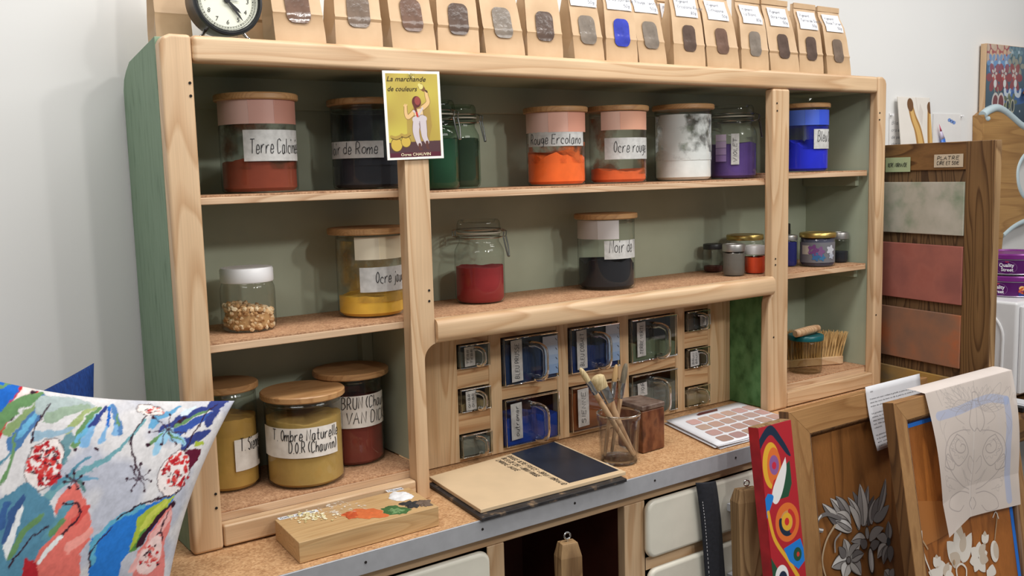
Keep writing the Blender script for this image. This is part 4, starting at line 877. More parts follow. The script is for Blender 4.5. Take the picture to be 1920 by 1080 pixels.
# ---------------------------------------------------------------- two sample boards
M['kraftboard'] = plain('buff_board', C3(214, 188, 152), .7, var=.05, scale=16); M['navy'] = plain('blue_black_paint', C3(34, 40, 52), .38, var=.15, scale=25)
M['worn_black'] = mottle('worn_black_board', [C3(34, 32, 34), C3(48, 46, 48), C3(150, 124, 96)], nscale=55, rough=.5, lo=.35, hi=.78)
b2 = thing('sample_board', 'black painted board with worn edges under the buff board', 'board', (.79, -.02, .0005))
part('board', MB().prism([(.6150, -.1705), (.9585, -.1705), (.992, .085), (.640, .060)], .0008, .0072, 'z'), M['worn_black'], b2, .0008)
b1 = thing('sample_board', 'buff board with a blue black painted half and handwriting on the worktop', 'board', (.81, -.02, .008))
tq = [(.6266, -.1495), (.971, -.154), (.997, .108), (.651, .074)]
part('board', MB().prism(tq, .0078, .0150, 'z'), M['kraftboard'], b1, .001)
f = lambda s, t: (s, t, .0154); part('painted_half', MB().flat([(.840, -.1370), (.9655, -.1390), (.9915, .1060), (.8665, .0945)], f), M['navy'], b1, label='glossy blue black painted half')
A_, Bv = np.array([.8655, .0945]), np.array([.840, -.137]); d_ = (Bv - A_) / np.linalg.norm(Bv - A_); n_ = np.array([-d_[1], d_[0]])
wb = MB(); fh = lambda s, t: (A_[0] + d_[0] * s + n_[0] * t, A_[1] + d_[1] * s + n_[1] * t, .0156)
for i, (tx, ln) in enumerate((("ROUGE OCRE FONCE = BRUN NORMAND", .225), ("BLEU DE CIEL = BRUN ROUGE", .150), ("CHROME JAUNE", .088))): handwrite(wb, tx, .012 + .006 * i, -.017 - .0165 * i, .0105, fh, .0014, width=ln)
part('handwriting', wb, M['ink'], b1)

# ---------------------------------------------------------------- tumbler with brushes
tb = thing('glass_tumbler', 'ribbed glass tumbler holding four paint brushes on the worktop', 'glass', (1.037, -.0594, .001)); c = (1.037, -.0594, 0)
def facets(prof, n, k, dep):
    mb = MB(); m = len(prof); N = n * k; vs = []; fs = []
    for i in range(N):
        a = 2 * PI * i / N; fl_ = abs(math.sin(n * a / 2))
        for r, z, w in prof: rr = r - dep * w * (1 - fl_) ; vs.append((c[0] + rr * math.cos(a), c[1] + rr * math.sin(a), z))
    for i in range(N):
        j = (i + 1) % N
        for q in range(m - 1): fs.append((i * m + q, j * m + q, j * m + q + 1, i * m + q + 1))
    return mb.add(vs, fs)
part('glass_body', facets([(.030, .0012, 0), (.0375, .002, .3), (.0400, .008, 1), (.0425, .06, 1), (.0445, .088, 1), (.0462, .094, 0), (.0466, .104, 0), (.0450, .1075, 0), (.0425, .1060, 0), (.0410, .090, 0), (.0375, .012, 0), (.0300, .009, 0), (.0001, .0085, 0)], 12, 6, .0035), M['glass_thick'], tb, sharp=60)
part('rim', MB().tube([(c[0] + .0448 * math.cos(a), c[1] + .0448 * math.sin(a), .1050) for a in np.linspace(0, 2 * PI, 49)[:-1]], .0024, 10, True), M['glass_solid'], tb)
part('foot', MB().lathe([(.0001, .0010), (.0350, .0010), (.0385, .004), (.0370, .0105), (.0001, .0085)], 48, c), M['glass_solid'], tb)
M['handle_wood'] = wood('pale_brush_handle', C3(214, 180, 142), C3(176, 134, 96), 'z', 20, .5); M['bristle'] = mottle('hog_bristle', [C3(176, 152, 108), C3(222, 204, 160)], (1, 1, .05), 320, .8)
M['bristle_grey'] = mottle('grey_bristle', [C3(92, 84, 70), C3(140, 130, 110)], (1, 1, .05), 320, .8); M['bristle_tan'] = mottle('tan_bristle', [C3(168, 130, 84), C3(206, 172, 122)], (1, 1, .05), 320, .8)
def brush(label, foot, tip, r, brl, bmat, flat=1.0, taper=.65, hr=.0045):
    A0, A1 = Vector(foot), Vector(tip); ax = (A1 - A0).normalized(); Ln = (A1 - A0).length; t = thing('paint_brush', label, 'brush', tuple(foot), 'brushes in the tumbler')
    side = Vector((.82, -.57, 0)); side = (side - ax * side.dot(ax)).normalized(); oth = ax.cross(side)
    def sec(stations, n=16):
        mb = MB(); vs = []; fs = []
        for l, ra, fl_ in stations:
            for k in range(n): a = 2 * PI * k / n; vs.append(A0 + ax * l + side * (ra * fl_ * math.cos(a)) + oth * (ra * math.sin(a) / (fl_ ** .5)))
        for i in range(len(stations) - 1):
            for k in range(n): fs.append((i * n + k, i * n + (k + 1) % n, (i + 1) * n + (k + 1) % n, (i + 1) * n + k))
        fs += [tuple(range(n))[::-1], tuple((len(stations) - 1) * n + k for k in range(n))]; return mb.add(vs, fs)
    fr_ = Ln - brl - .034
    part('handle', sec([(0, hr * .55, 1), (.004, hr * .8, 1), (fr_ * .5, hr, 1), (fr_ * .85, hr * 1.15, 1 + (flat - 1) * .5), (fr_ + .002, r * .9, flat)]), M['handle_wood'], t)
    part('ferrule', sec([(fr_, r * .94, flat), (fr_ + .006, r * .98, flat), (fr_ + .008, r * 1.03, flat), (fr_ + .010, r * .98, flat), (fr_ + .024, r, flat), (fr_ + .026, r * 1.04, flat), (fr_ + .034, r, flat)]), M['steel'], t)
    part('bristles', sec([(fr_ + .034, r * .95, flat), (fr_ + .034 + brl * .4, r * 1.08, flat), (fr_ + .034 + brl * .8, r * (taper + .15), flat), (Ln - .002, r * taper * .8, flat), (Ln, r * taper * .3, flat)]), bmat, t)
brush('round brush with long pale bristles leaning far left in the tumbler', (1.061, -.078, .0125), (.930, -.066, .217), .0062, .034, M['bristle'], hr=.0055)
brush('flat brush with a wide steel ferrule in the tumbler', (1.068, -.072, .0125), (.985, -.050, .192), .0095, .032, M['bristle'], 1.45, .95, hr=.006)
brush('slim brush with tan bristles standing upright in the tumbler', (1.014, -.040, .0125), (1.038, -.054, .208), .0058, .036, M['bristle_tan'], taper=.6)
brush('slim brush with grey bristles standing rightmost in the tumbler', (1.042, -.030, .0125), (1.070, -.048, .2050), .0062, .042, M['bristle_grey'], taper=.7)

# ---------------------------------------------------------------- rusty tin and colour charts
M['rust'] = mottle('rusty_brown_tin', [C3(58, 32, 22), C3(96, 52, 32), C3(128, 80, 52), C3(70, 42, 32)], (1, 1, .6), 40, .38, .25, .75)
M['rust_lid'] = mottle('rusty_grey_lid', [C3(70, 48, 40), C3(110, 92, 82), C3(140, 122, 110)], nscale=36, rough=.4)
rb = thing('metal_box', 'rusty brown metal box behind the tumbler on the worktop', 'box', (1.145, -.012, .0008))
part('box_body', MB().prism([(1.1105, -.0545), (1.1795, -.0505), (1.1825, .0290), (1.1345, .0330), (1.114, .031)], .001, .094, 'z'), M['rust'], rb, .003)
part('lid', MB().prism([(1.1095, -.0555), (1.1805, -.0515), (1.1835, .0300), (1.1335, .0340), (1.113, .032)], .0945, .106, 'z'), M['rust_lid'], rb, .003, 'grey worn lid')
crn = [np.array(p) for p in ((1.3190, .088), (1.2545, -.1345), (1.545, -.140), (1.586, .0975))]   # left-back, left-front, right-front, right-back
for i in range(5):
    z = .0015 + .0022 * i; dx = (.006, -.003, .004, .001, 0)[i]; dy = (-.004, .003, -.002, -.003, 0)[i]
    q = [(p[0] + dx, p[1] + dy) for p in crn]
    nm = ['lowest of the five sheets under the colour chart', 'second sheet from the bottom of the colour chart pile', 'middle sheet of the colour chart pile', 'sheet directly under the printed colour chart', 'white colour chart sheet printed with rows of pinkish brown swatches'][i]
    t = thing('colour_chart', nm, 'paper sheet', (1.42, -.02, z), 'sheets in the colour chart pile')
    def bil(a, b, e=0, q=q, z=z):
        p = (np.array(q[1]) * (1 - a) * (1 - b) + np.array(q[2]) * a * (1 - b) + np.array(q[0]) * (1 - a) * b + np.array(q[3]) * a * b)
        return (p[0], p[1], z + e + .0012 * math.sin(5 * a + i) * (1 - b) ** 2)
    sh = part('sheet', MB().grid(16, 8, lambda a, b: bil(a, b)), M['label_w'], t, solid=.0006)
    if i == 4:
        mb = MB(); rg = random.Random(2)
        for r in range(4):
            for k in range(6):
                a0, b0 = .10 + k * .150 + .012 * r, .05 + r * .205; cc = C3(206 - 9 * (3 - r) + rg.randint(-6, 6), 172 - 8 * (3 - r) + rg.randint(-6, 6), 162 - 8 * (3 - r) + rg.randint(-6, 6))
                ol = [(min(.985, a0 + u), b0 + v) for u, v in rrect(0, .132, 0, .165, .03, 3)]
                mb.flat(ol, lambda a, b: bil(a, b, .0009), cc)
        part('swatches', mb, M['print'], sh, label='pinkish brown swatches')
        mb = MB(); mb.flat([(.36, .895), (.62, .895), (.66, .955), (.42, .965), (.355, .93)], lambda a, b: bil(a, b, .0009), C3(92, 44, 46)); part('title_smear', mb, M['print'], sh, label='dark maroon smear')

# ---------------------------------------------------------------- twelve glass drawers
def glass_drawer(label, x0, x1, z0, z1, pcol, key, fill, handle=True, tag_=None, sw=None, txt='OCRE', tilt=0):
    small = (z1 - z0) < .07; yf = GY - .010; g = .0012; X0, X1, Z0_, Z1_ = x0 + g, x1 - g, z0 + g, z1 - g; mb = MB()
    mb.box(X0, X1, yf, yf + .0045, Z0_, Z1_)
    rm = MB(); rr = .0016 if small else .0022
    rm.tube([(X0 + rr, yf, Z0_ + rr), (X1 - rr, yf, Z0_ + rr), (X1 - rr, yf, Z1_ - rr), (X0 + rr, yf, Z1_ - rr)], rr, 8, True); tr = mb; yb = DB - .015
    tr.box(X0, X0 + .003, yf + .005, yb, Z0_, Z1_ - .004); tr.box(X1 - .003, X1, yf + .005, yb, Z0_, Z1_ - .004); tr.box(X0 + .0032, X1 - .0032, yf + .005, yb, Z0_, Z0_ + .003); t = part('glass_drawer', tr, M['glass'], hu, label=label); part('rim', rm, M['glass_solid'], t)
    w = X1 - X0 - .008; hh = (Z1_ - Z0_ - .006); n = 20; rg = random.Random(sum(map(ord, key))); ph = rg.uniform(0, 6)
    top = [(X0 + .004 + w * i / n, Z0_ + .0035 + hh * min(.97, max(.05, fill + tilt * (i / n - .5) + .05 * math.sin(ph + 5 * i / n) + .025 * math.sin(3 * ph + 13 * i / n)))) for i in range(n + 1)]
    part('pigment', MB().prism([(X0 + .004, Z0_ + .0032), (X1 - .004, Z0_ + .0032)] + top[::-1], yf + .0055, yb - .002), pmat(key, pcol), t)
    f = lambda s, q: (s, yf - .0009, q); f2_ = lambda s, q: (s, yf - .0014, q)
    W_, H_ = X1 - X0, Z1_ - Z0_
    if tag_:
        a, b, c_, d_ = tag_; lo = part('paper_label', MB().flat([(X0 + W_ * a, Z0_ + H_ * c_), (X0 + W_ * b, Z0_ + H_ * (c_ + .015)), (X0 + W_ * (b - .01), Z0_ + H_ * d_), (X0 + W_ * (a - .01), Z0_ + H_ * (d_ - .015))], f), M['label'], t)
        wb = MB(); lw = W_ * (b - a)
        if small:
            for k in (.25, .62): handwrite(wb, txt[:4], 0, 0, lw * .2, lambda s, q, k=k: f2_(X0 + W_ * a + lw * (k + .14) - q, Z0_ + H_ * (c_ + .10) + s), .0008, width=H_ * (d_ - c_) * .75)
        else: handwrite(wb, txt, 0, 0, lw * .36, lambda s, q: f2_(X0 + W_ * a + lw * .66 - q, Z0_ + H_ * (c_ + .06) + s), .0011, width=H_ * (d_ - c_) * .85)
        part('handwriting', wb, M['ink'], t)
    if sw:
        a, b, c_, d_, cols_ = sw; mb = MB(); k = len(cols_)
        for i, cc in enumerate(cols_): mb.flat([(X0 + W_ * a, Z0_ + H_ * (d_ - (d_ - c_) * (i + 1) / k)), (X0 + W_ * b, Z0_ + H_ * (d_ - (d_ - c_) * (i + 1) / k)), (X0 + W_ * b, Z0_ + H_ * (d_ - (d_ - c_) * i / k)), (X0 + W_ * a, Z0_ + H_ * (d_ - (d_ - c_) * i / k))], f, cc)
        for i in range(k): mb.ribbon([(X0 + W_ * (b - .05), Z0_ + H_ * (d_ - (d_ - c_) * (i + .3) / k)), (X0 + W_ * (b - .02), Z0_ + H_ * (d_ - (d_ - c_) * (i + .55) / k))], .0012, f2_, C3(40, 44, 60))
        part('colour_swatches', mb, M['print'], t, label='strip of blue tint swatches')
    if handle:
        r = .0046 if small else .0072; xh = X0 + W_ * (.60 if not small else .62); zt, zb = Z0_ + H_ * .80, Z0_ + H_ * (.08 if not small else .12); o_ = .022 if small else .030
        pts = smoothpts([(xh - r * 2.2, yf + .001, zt), (xh - r * 1.6, yf - o_ * .55, zt + .001), (xh - r * .4, yf - o_ * .95, zt - r), (xh, yf - o_, zt - r * 3), (xh, yf - o_, (zt + zb) / 2), (xh, yf - o_, zb + r * 2.5), (xh - r * .3, yf - o_ * .8, zb + r * .4), (xh - r, yf - .004, zb)], 5)
        part('handle', MB().tube(pts, [r * 1.15 if i < 3 or i > len(pts) - 4 else r for i in range(len(pts))], 14), M['glass_solid'], t, label='bent glass pull')
a_, b_, c_, d_, e_ = (cols[k] for k in 'abcde'); R2 = rows2; R3 = rows3
tg = (.13, .33, .06, .95); ts = (.16, .50, .08, .92)
BLS = [C3(196, 206, 222), C3(178, 196, 220), C3(160, 184, 216), C3(142, 172, 212)]
glass_drawer('small glass drawer at the top of the left column, grey powder', *a_, *R3[0], C3(122, 124, 116), 'drg', .7, tag_=ts, txt='TERRE'); glass_drawer('small glass drawer in the middle of the left column', *a_, *R3[1], C3(150, 128, 90), 'drt', .35, tag_=ts, txt='OMBRE')
glass_drawer('small glass drawer at the bottom of the left column without a paper label', *a_, *R3[2], C3(126, 128, 120), 'drg2', .75)
glass_drawer('large glass drawer of dark blue powder with pale blue swatches, upper left', *b_, *R2[0], C3(14, 50, 98), 'prussian', .82, tag_=tg, sw=(.70, .985, .10, .92, BLS), txt='BLEU PRUSSE'); glass_drawer('large glass drawer half full of bright ultramarine, lower left', *b_, *R2[1], C3(20, 70, 180), 'ultra', .56, tag_=(.10, .30, .14, .92), txt='outremer')
glass_drawer('large glass drawer of deep blue powder above the brushes with blue swatches', *c_, *R2[0], C3(16, 46, 110), 'deepblue', .58, tag_=(.12, .32, .08, .95), sw=(.70, .985, .14, .96, BLS), txt='BLEU COBALT', tilt=-.1); glass_drawer('large glass drawer of orange brown powder behind the brushes', *c_, *R2[1], C3(144, 76, 36), 'sienna', .92, handle=False, tag_=(.12, .34, .10, .95), txt='SIENNE')
glass_drawer('large glass drawer of grey green powder at the upper right', *d_, *R2[0], C3(112, 124, 100), 'greygreen', .40, tag_=(.12, .30, .12, .93), txt='TERRE VERTE', tilt=-.15); glass_drawer('large glass drawer of dark grey powder above the rusty box', *d_, *R2[1], C3(104, 108, 100), 'dgrey', .7, tag_=(.12, .32, .5, .82), txt='NOIR')
glass_drawer('small glass drawer at the top of the right column with a paper tag', *e_, *R3[0], C3(70, 70, 72), 'drd', .6, tag_=(.55, 1.02, .2, .75), txt='NOIR'); glass_drawer('small glass drawer in the middle of the right column', *e_, *R3[1], C3(84, 66, 52), 'drb', .6, tag_=(.12, .5, .1, .88), txt='BRUN')
glass_drawer('small glass drawer at the bottom of the right column with tan powder', *e_, *R3[2], C3(166, 140, 104), 'drtan', .7)

# ---------------------------------------------------------------- bottom right bay: bench brush and a wooden handle on the teal lid
bb = thing('bench_brush', 'wooden bench brush standing bristles up beside the teal lidded jar', 'brush', (1.925, .12, fl))
ang = math.radians(-22); bx, by = 1.914, .126
def bl(u, v): return (bx + u * math.cos(ang) - v * math.sin(ang), by + u * math.sin(ang) + v * math.cos(ang))
ol = [bl(u, v) for u, v in rrect(-.115, .098, -.017, .017, .012, 5)]
part('block', MB().prism(ol, fl + .001, fl + .024, 'z'), M['pine_x'], bb, .003, 'pale wooden brush back')
br_ = MB(); rg = random.Random(9)
for i in range(24):
    for j in range(4):
        u = -.106 + .196 * i / 23; v = -.0115 + .023 * j / 3
        for k in range(5):
            a = bl(u + rg.gauss(0, .0012), v + rg.gauss(0, .0010)); sp_ = u * .16; e = bl(u + sp_ + rg.gauss(0, .0035), v * 1.5 + rg.gauss(0, .003)); hz = .094 + rg.uniform(-.006, .005) + .012 * (-u / .1)
            m_ = bl(u + sp_ * .4, v * 1.15); br_.tube([(a[0], a[1], fl + .0235), (m_[0], m_[1], fl + .05), (e[0], e[1], fl + .024 + hz * .78)], [.0016, .0015, .0007], 5)
M['coir'] = mottle('tan_brush_hair', [C3(168, 132, 82), C3(206, 170, 112), C3(222, 190, 136)], (1, 1, .2), 60, .8)
o_ = part('bristles', br_, M['coir'], bb); o_['kind'] = 'stuff'
wh = thing('wooden_rod', 'short pale turned wooden rod lying across the teal jar lid', 'wooden rod', (1.845, .075, fl + .103))
hp = MB().lathe([(.0001, 0), (.008, .001), (.0105, .005), (.0112, .03), (.0118, .07), (.0108, .105), (.009, .118), (.0001, .120)], 24)
hp.xf(lambda a, b, c: (1.765 + c * .985 - b * .0 , .062 + c * .12 + b, fl + .1040 + .0119 + a * .98)); part('rod', hp, M['handle_wood'], wh)
# ---------------------------------------------------------------- cushions at the left end of the worktop
def cushion(t, TL, TR, BR, BL, thick, front_mat, back_mat, canvas=None, n=60, bow=.035, names=('front_cover', 'back_cover')):
    TL, TR, BR, BL = (np.array(p, float) for p in (TL, TR, BR, BL)); nrm = np.cross(TR - TL, BL - TL); nrm /= np.linalg.norm(nrm)
    if nrm[1] > 0: nrm = -nrm
    def pos(u, v, sg):
        uu = u + bow * math.sin(PI * v) * (.5 - u) * 2 * (abs(2 * u - 1) ** 1.5); vv = v + bow * math.sin(PI * u) * (.5 - v) * 2 * (abs(2 * v - 1) ** 1.5)
        p = BL * (1 - uu) * (1 - vv) + BR * uu * (1 - vv) + TL * (1 - uu) * vv + TR * uu * vv
        e = (max(0, 16 * u * (1 - u) * v * (1 - v))) ** .42
        wr = .0022 * math.sin(23 * u + 7 * v) * e * (1 - e * .6) + .003 * math.sin(9 * v - 4 * u) * e * (1 - e)
        return tuple(p + nrm * sg * (thick * e + wr + .0006))
    if canvas is not None: f = canvas.mesh(names[0], front_mat, t, lambda s, q: pos(s / canvas.w, q / canvas.h, 1))
    else: f = part(names[0], MB().grid(n, n, lambda a, b: pos(a, b, 1)), front_mat, t)
    b = part(names[1], MB().grid(n, n, lambda a, b: pos(1 - a, b, -1)), back_mat, t)
    return pos
M['navy_cloth'] = mottle('ribbed_blue_cloth', [C3(14, 40, 96), C3(24, 66, 138)], (8, 1, 1), 90, .9, bump=.4); M['dark_cloth'] = plain('navy_cushion_back', C3(26, 30, 72), .9, var=.15, scale=80, bump=.3)
TLc, TRc, BRc, BLc = (-.165, -.075, .372), (.216, -.085, .2685), (.070, -.160, .004), (-.290, -.165, .010)
pc2 = thing('cushion', 'patterned cushion with red pods and blue flowers leaning at the left end of the worktop', 'cushion', (-.03, -.10, .01))
W_, H_ = .395, .30
cv = Canvas(W_, H_, 300, C3(216, 214, 216)); n1 = cv.noise(1, .05, 1); n2 = cv.noise(1, .03, 2)
g_ = C3(178, 182, 198); msk = np.clip((n1 * .6 + n2 * .4 - .42) * 4, 0, .85)[..., None]; cv.a = cv.a * (1 - msk) + np.array(g_[:3]) * msk
nC = np.cross(np.array(TRc) - np.array(TLc), np.array(BLc) - np.array(TLc)); nC /= np.linalg.norm(nC)
def cu_(u, v): # layout: where a spot of the printed cloth lies on the cushion's face
    P = on_plane(u, v, (np.array(TLc) + np.array(BRc)) / 2 + np.array([0, -.045, 0]), nC); a, b = .5, .5
    for _ in range(12):
        q = np.array(BLc) * (1 - a) * (1 - b) + np.array(BRc) * a * (1 - b) + np.array(TLc) * (1 - a) * b + np.array(TRc) * a * b + np.array([0, -.045, 0])
        da = (np.array(BRc) - np.array(BLc)) * (1 - b) + (np.array(TRc) - np.array(TLc)) * b; db = (np.array(TLc) - np.array(BLc)) * (1 - a) + (np.array(TRc) - np.array(BRc)) * a
        s_ = np.linalg.lstsq(np.stack([da, db], 1), P - q, rcond=None)[0]; a += s_[0]; b += s_[1]
    return (a * W_, b * H_)
K = lambda x, y: cu_(x / 2.348, 620 + y / 2.348)
BLU, SKY, TEA, GRN, LIM, RED, COR, DRK, NAV = C3(36, 104, 196), C3(108, 176, 214), C3(86, 138, 160), C3(104, 144, 96), C3(166, 184, 66), C3(196, 44, 48), C3(226, 116, 106), C3(56, 30, 44), C3(54, 66, 130)
def pl(pts, c, al=1.0): cv.poly([K(p[0], p[1] if p[1] < 1084 else 1400) for p in pts], c, al)
def st(pts, w, c, w1=None, al=1.0): cv.stroke([K(*p) for p in pts], w * .00043 * 1.0, c, None if w1 is None else w1 * .00043, al)
pl([(-60, 180), (30, 185), (150, 235), (0, 400), (-80, 420)], BLU); st([(0, 250), (70, 220), (110, 200)], 12, GRN); st([(0, 205), (60, 200)], 10, DRK)
pl([(-40, 470), (130, 225), (205, 245), (60, 400), (-20, 520)], RED); 
for q in ((150, 250), (95, 320), (40, 390), (120, 285)): cv.ell(*K(*q), .010, .006, C3(236, 220, 216), 1.0); cv.ell(*K(q[0] + 18, q[1] + 8), .006, .003, DRK, .9)
for pts, w, c in (([(-20, 440), (100, 330), (210, 270)], 46, GRN), ([(30, 470), (150, 350), (230, 280)], 26, C3(136, 160, 110)), ([(60, 520), (150, 400), (225, 290)], 50, C3(78, 120, 170)), ([(90, 480), (190, 340)], 22, SKY),
    ([(210, 330), (320, 300), (420, 330)], 60, C3(170, 184, 184)), ([(230, 390), (330, 340), (410, 330)], 40, C3(150, 170, 150)), ([(0, 700), (50, 560), (60, 480)], 14, GRN), ([(-20, 640), (40, 560)], 9, TEA),
    ([(340, 520), (390, 420), (470, 330)], 30, GRN), ([(300, 460), (380, 380), (450, 325)], 22, C3(160, 176, 120)), ([(350, 500), (430, 400), (520, 320)], 16, SKY), ([(420, 430), (470, 370), (500, 325)], 22, NAV), ([(490, 430), (505, 380), (515, 330)], 16, BLU), ([(535, 470), (540, 390), (530, 320)], 26, C3(88, 130, 180)), ([(540, 430), (545, 360)], 9, GRN),
    ([(380, 520), (400, 470), (420, 440)], 30, C3(128, 176, 218)), ([(460, 500), (480, 440)], 22, C3(128, 176, 218)), ([(520, 470), (530, 430)], 20, C3(128, 176, 218)),
    ([(190, 770), (320, 670), (480, 590), (560, 520), (660, 400)], 22, C3(110, 160, 170)), ([(230, 720), (300, 660), (390, 590)], 16, TEA), ([(330, 680), (430, 680)], 14, C3(110, 160, 190)), ([(340, 690), (370, 740)], 16, C3(90, 130, 130)), ([(280, 560), (300, 500), (330, 490)], 40, C3(110, 150, 160)), ([(280, 600), (310, 560)], 26, C3(96, 140, 150)), ([(160, 480), (260, 470), (330, 440)], 26, C3(150, 180, 200), ),
    ([(690, 430), (740, 380), (830, 340)], 26, C3(100, 160, 200)), ([(740, 450), (860, 390), (960, 350)], 34, NAV), ([(790, 480), (880, 430), (980, 380)], 40, C3(56, 84, 160)), ([(800, 440), (900, 390), (990, 350)], 14, GRN), ([(850, 520), (920, 490), (960, 470)], 44, NAV), ([(900, 530), (940, 520)], 20, LIM), ([(730, 500), (760, 460), (800, 500), (840, 520)], 40, C3(150, 196, 224)), ([(700, 560), (720, 500)], 22, C3(150, 196, 224)), ([(680, 520), (740, 470)], 14, GRN), ([(770, 470), (840, 520)], 9, GRN), ([(840, 380), (900, 350)], 20, C3(210, 226, 236)), ([(990, 340), (1040, 320)], 44, NAV), ([(960, 420), (1000, 370)], 40, NAV)):
    st(pts, w, c, w * .5)
for c0, rx, ry in (((197, 615), 80, 110), ((800, 655), 78, 96)):
    k0 = K(*c0); kx = K(c0[0] + rx, c0[1]); ky = K(c0[0], c0[1] + ry); RX = math.hypot(kx[0] - k0[0], kx[1] - k0[1]); RY = math.hypot(ky[0] - k0[0], ky[1] - k0[1]); rot = math.atan2(kx[1] - k0[1], kx[0] - k0[0]); rg = random.Random(int(c0[0]))
    cv.ell(*k0, RX * 1.04, RY * 1.04, DRK, rot); cv.ell(*k0, RX, RY, C3(236, 226, 224), rot)
    full = c0[0] < 400
    for i in range(70 if full else 46):
        a = rg.uniform(0, 6.28); q = math.sqrt(rg.random()) * .9; p = (c0[0] + rx * q * math.cos(a) + (0 if full else 14), c0[1] + ry * q * math.sin(a)); ln = rg.uniform(8, 20); an = rg.uniform(0, 3.1)
        st([p, (p[0] + ln * math.cos(an), p[1] + ln * math.sin(an) * .8)], rg.uniform(8, 18), rg.choice([RED, RED, C3(212, 70, 66), C3(176, 34, 44)]), 4)
    for i in range(34 if full else 12):
        a = rg.uniform(0, 6.28); q = math.sqrt(rg.random()) * .92; p = (c0[0] + rx * q * math.cos(a), c0[1] + ry * q * math.sin(a)); an = rg.uniform(0, 3.1); st([p, (p[0] + 9 * math.cos(an), p[1] + 9 * math.sin(an))], 4, DRK)
pl([(60, 730), (110, 700), (200, 760), (240, 830), (230, 950), (60, 1090), (-60, 1090), (-60, 800)], C3(88, 138, 164)); pl([(0, 1000), (40, 860), (80, 790), (100, 830), (60, 950), (20, 1060)], C3(232, 234, 236)); st([(10, 960), (50, 840), (90, 780)], 22, C3(60, 90, 140)); st([(40, 1040), (90, 940), (170, 860)], 20, GRN); st([(-10, 900), (20, 800)], 26, C3(60, 96, 150))
pl([(240, 780), (330, 700), (360, 760), (400, 850), (400, 960), (350, 1020), (330, 1100), (60, 1100), (150, 1040), (250, 900)], COR); st([(300, 990), (390, 930)], 30, C3(236, 156, 146)); st([(330, 870), (380, 820)], 24, C3(214, 84, 78)); pl([(60, 1085), (100, 1040), (160, 1060), (180, 1100)], C3(180, 40, 50))
st([(200, 940), (260, 860), (300, 800)], 30, C3(96, 150, 170)); st([(220, 920), (270, 880)], 20, GRN); st([(255, 940), (340, 860), (330, 800), (270, 800)], 7, DRK); st([(170, 1060), (250, 950)], 14, C3(232, 236, 236))
pl([(365, 1100), (400, 960), (480, 890), (600, 820), (700, 780), (810, 750), (790, 800), (740, 880), (620, 980), (540, 1060), (500, 1100)], C3(44, 120, 206)); st([(400, 1060), (420, 960), (490, 880), (640, 800)], 20, C3(96, 170, 200)); pl([(610, 860), (700, 790), (810, 755), (760, 830), (640, 940), (580, 1010)], LIM); st([(640, 900), (700, 830), (770, 780)], 22, C3(196, 204, 90)); st([(600, 1000), (650, 920)], 22, C3(90, 140, 70)); st([(620, 980), (720, 860), (800, 800)], 24, DRK)
pl([(540, 1100), (620, 1010), (720, 880), (790, 800), (806, 850), (770, 980), (740, 1100)], C3(226, 130, 124)); st([(600, 1090), (700, 950), (780, 850)], 34, C3(238, 180, 176)); st([(640, 1090), (720, 930), (760, 960)], 6, DRK); st([(730, 930), (780, 830)], 5, DRK); cv.ell(*K(690, 1030), .020, .026, C3(240, 210, 206)); 
for i in range(26): q = (rg.gauss(690, 26), rg.gauss(1030, 34)); st([q, (q[0] + 10, q[1] + rg.uniform(-8, 8))], 9, rg.choice([RED, COR, DRK]), 4)
pl([(850, 560), (930, 545), (925, 600), (880, 640)], C3(96, 26, 50))
for pts in ([(390, 1090), (400, 1010), (490, 905)], [(520, 860), (640, 790), (800, 750), (870, 700)], [(145, 510), (170, 420), (240, 310)], [(600, 660), (585, 530), (610, 450), (680, 370)], [(850, 555), (930, 400), (1000, 330)], [(40, 1080), (110, 980), (200, 900)], [(600, 620), (640, 680)]): st(pts, 7, DRK, 4)
for c0, rr in (((620, 680), 66), ((765, 452), 84), ((320, 690), 40)):
    for k in range(7):
        a = k * .9 + .3; e = (c0[0] + rr * math.cos(a), c0[1] + rr * math.sin(a)); st([c0, e], 5, C3(70, 52, 66), 3); cv.ell(*K(*e), .0022, .0022, DRK)
for q in ((430, 545), (340, 552), (665, 528), (820, 420)): cv.ell(*K(*q), .0032, .0030, DRK)
cv.ell(*K(690, 345), .022, .010, DRK, -.2); cv.ell(*K(690, 345), .0205, .0088, C3(236, 226, 222), -.2)
for i in range(16): q = (690 + rg.gauss(0, 22), 345 + rg.gauss(0, 8)); st([q, (q[0] + 8, q[1] + rg.uniform(-6, 6))], 6, rg.choice([RED, DRK, COR]), 3)
cv.paintery(.0055, .014, 11, .16)
cushion(pc2, TLc, TRc, BRc, BLc, .048, M['fabric'], M['dark_cloth'], cv, bow=.05)
bc2 = thing('cushion', 'plain dark blue cushion behind the patterned one', 'cushion', (-.15, .08, .01))
cushion(bc2, (-.245, .150, .225), (.0535, .105, .3230), (.060, .045, .012), (-.24, .045, .010), .045, M['navy_cloth'], M['navy_cloth'], bow=.05)

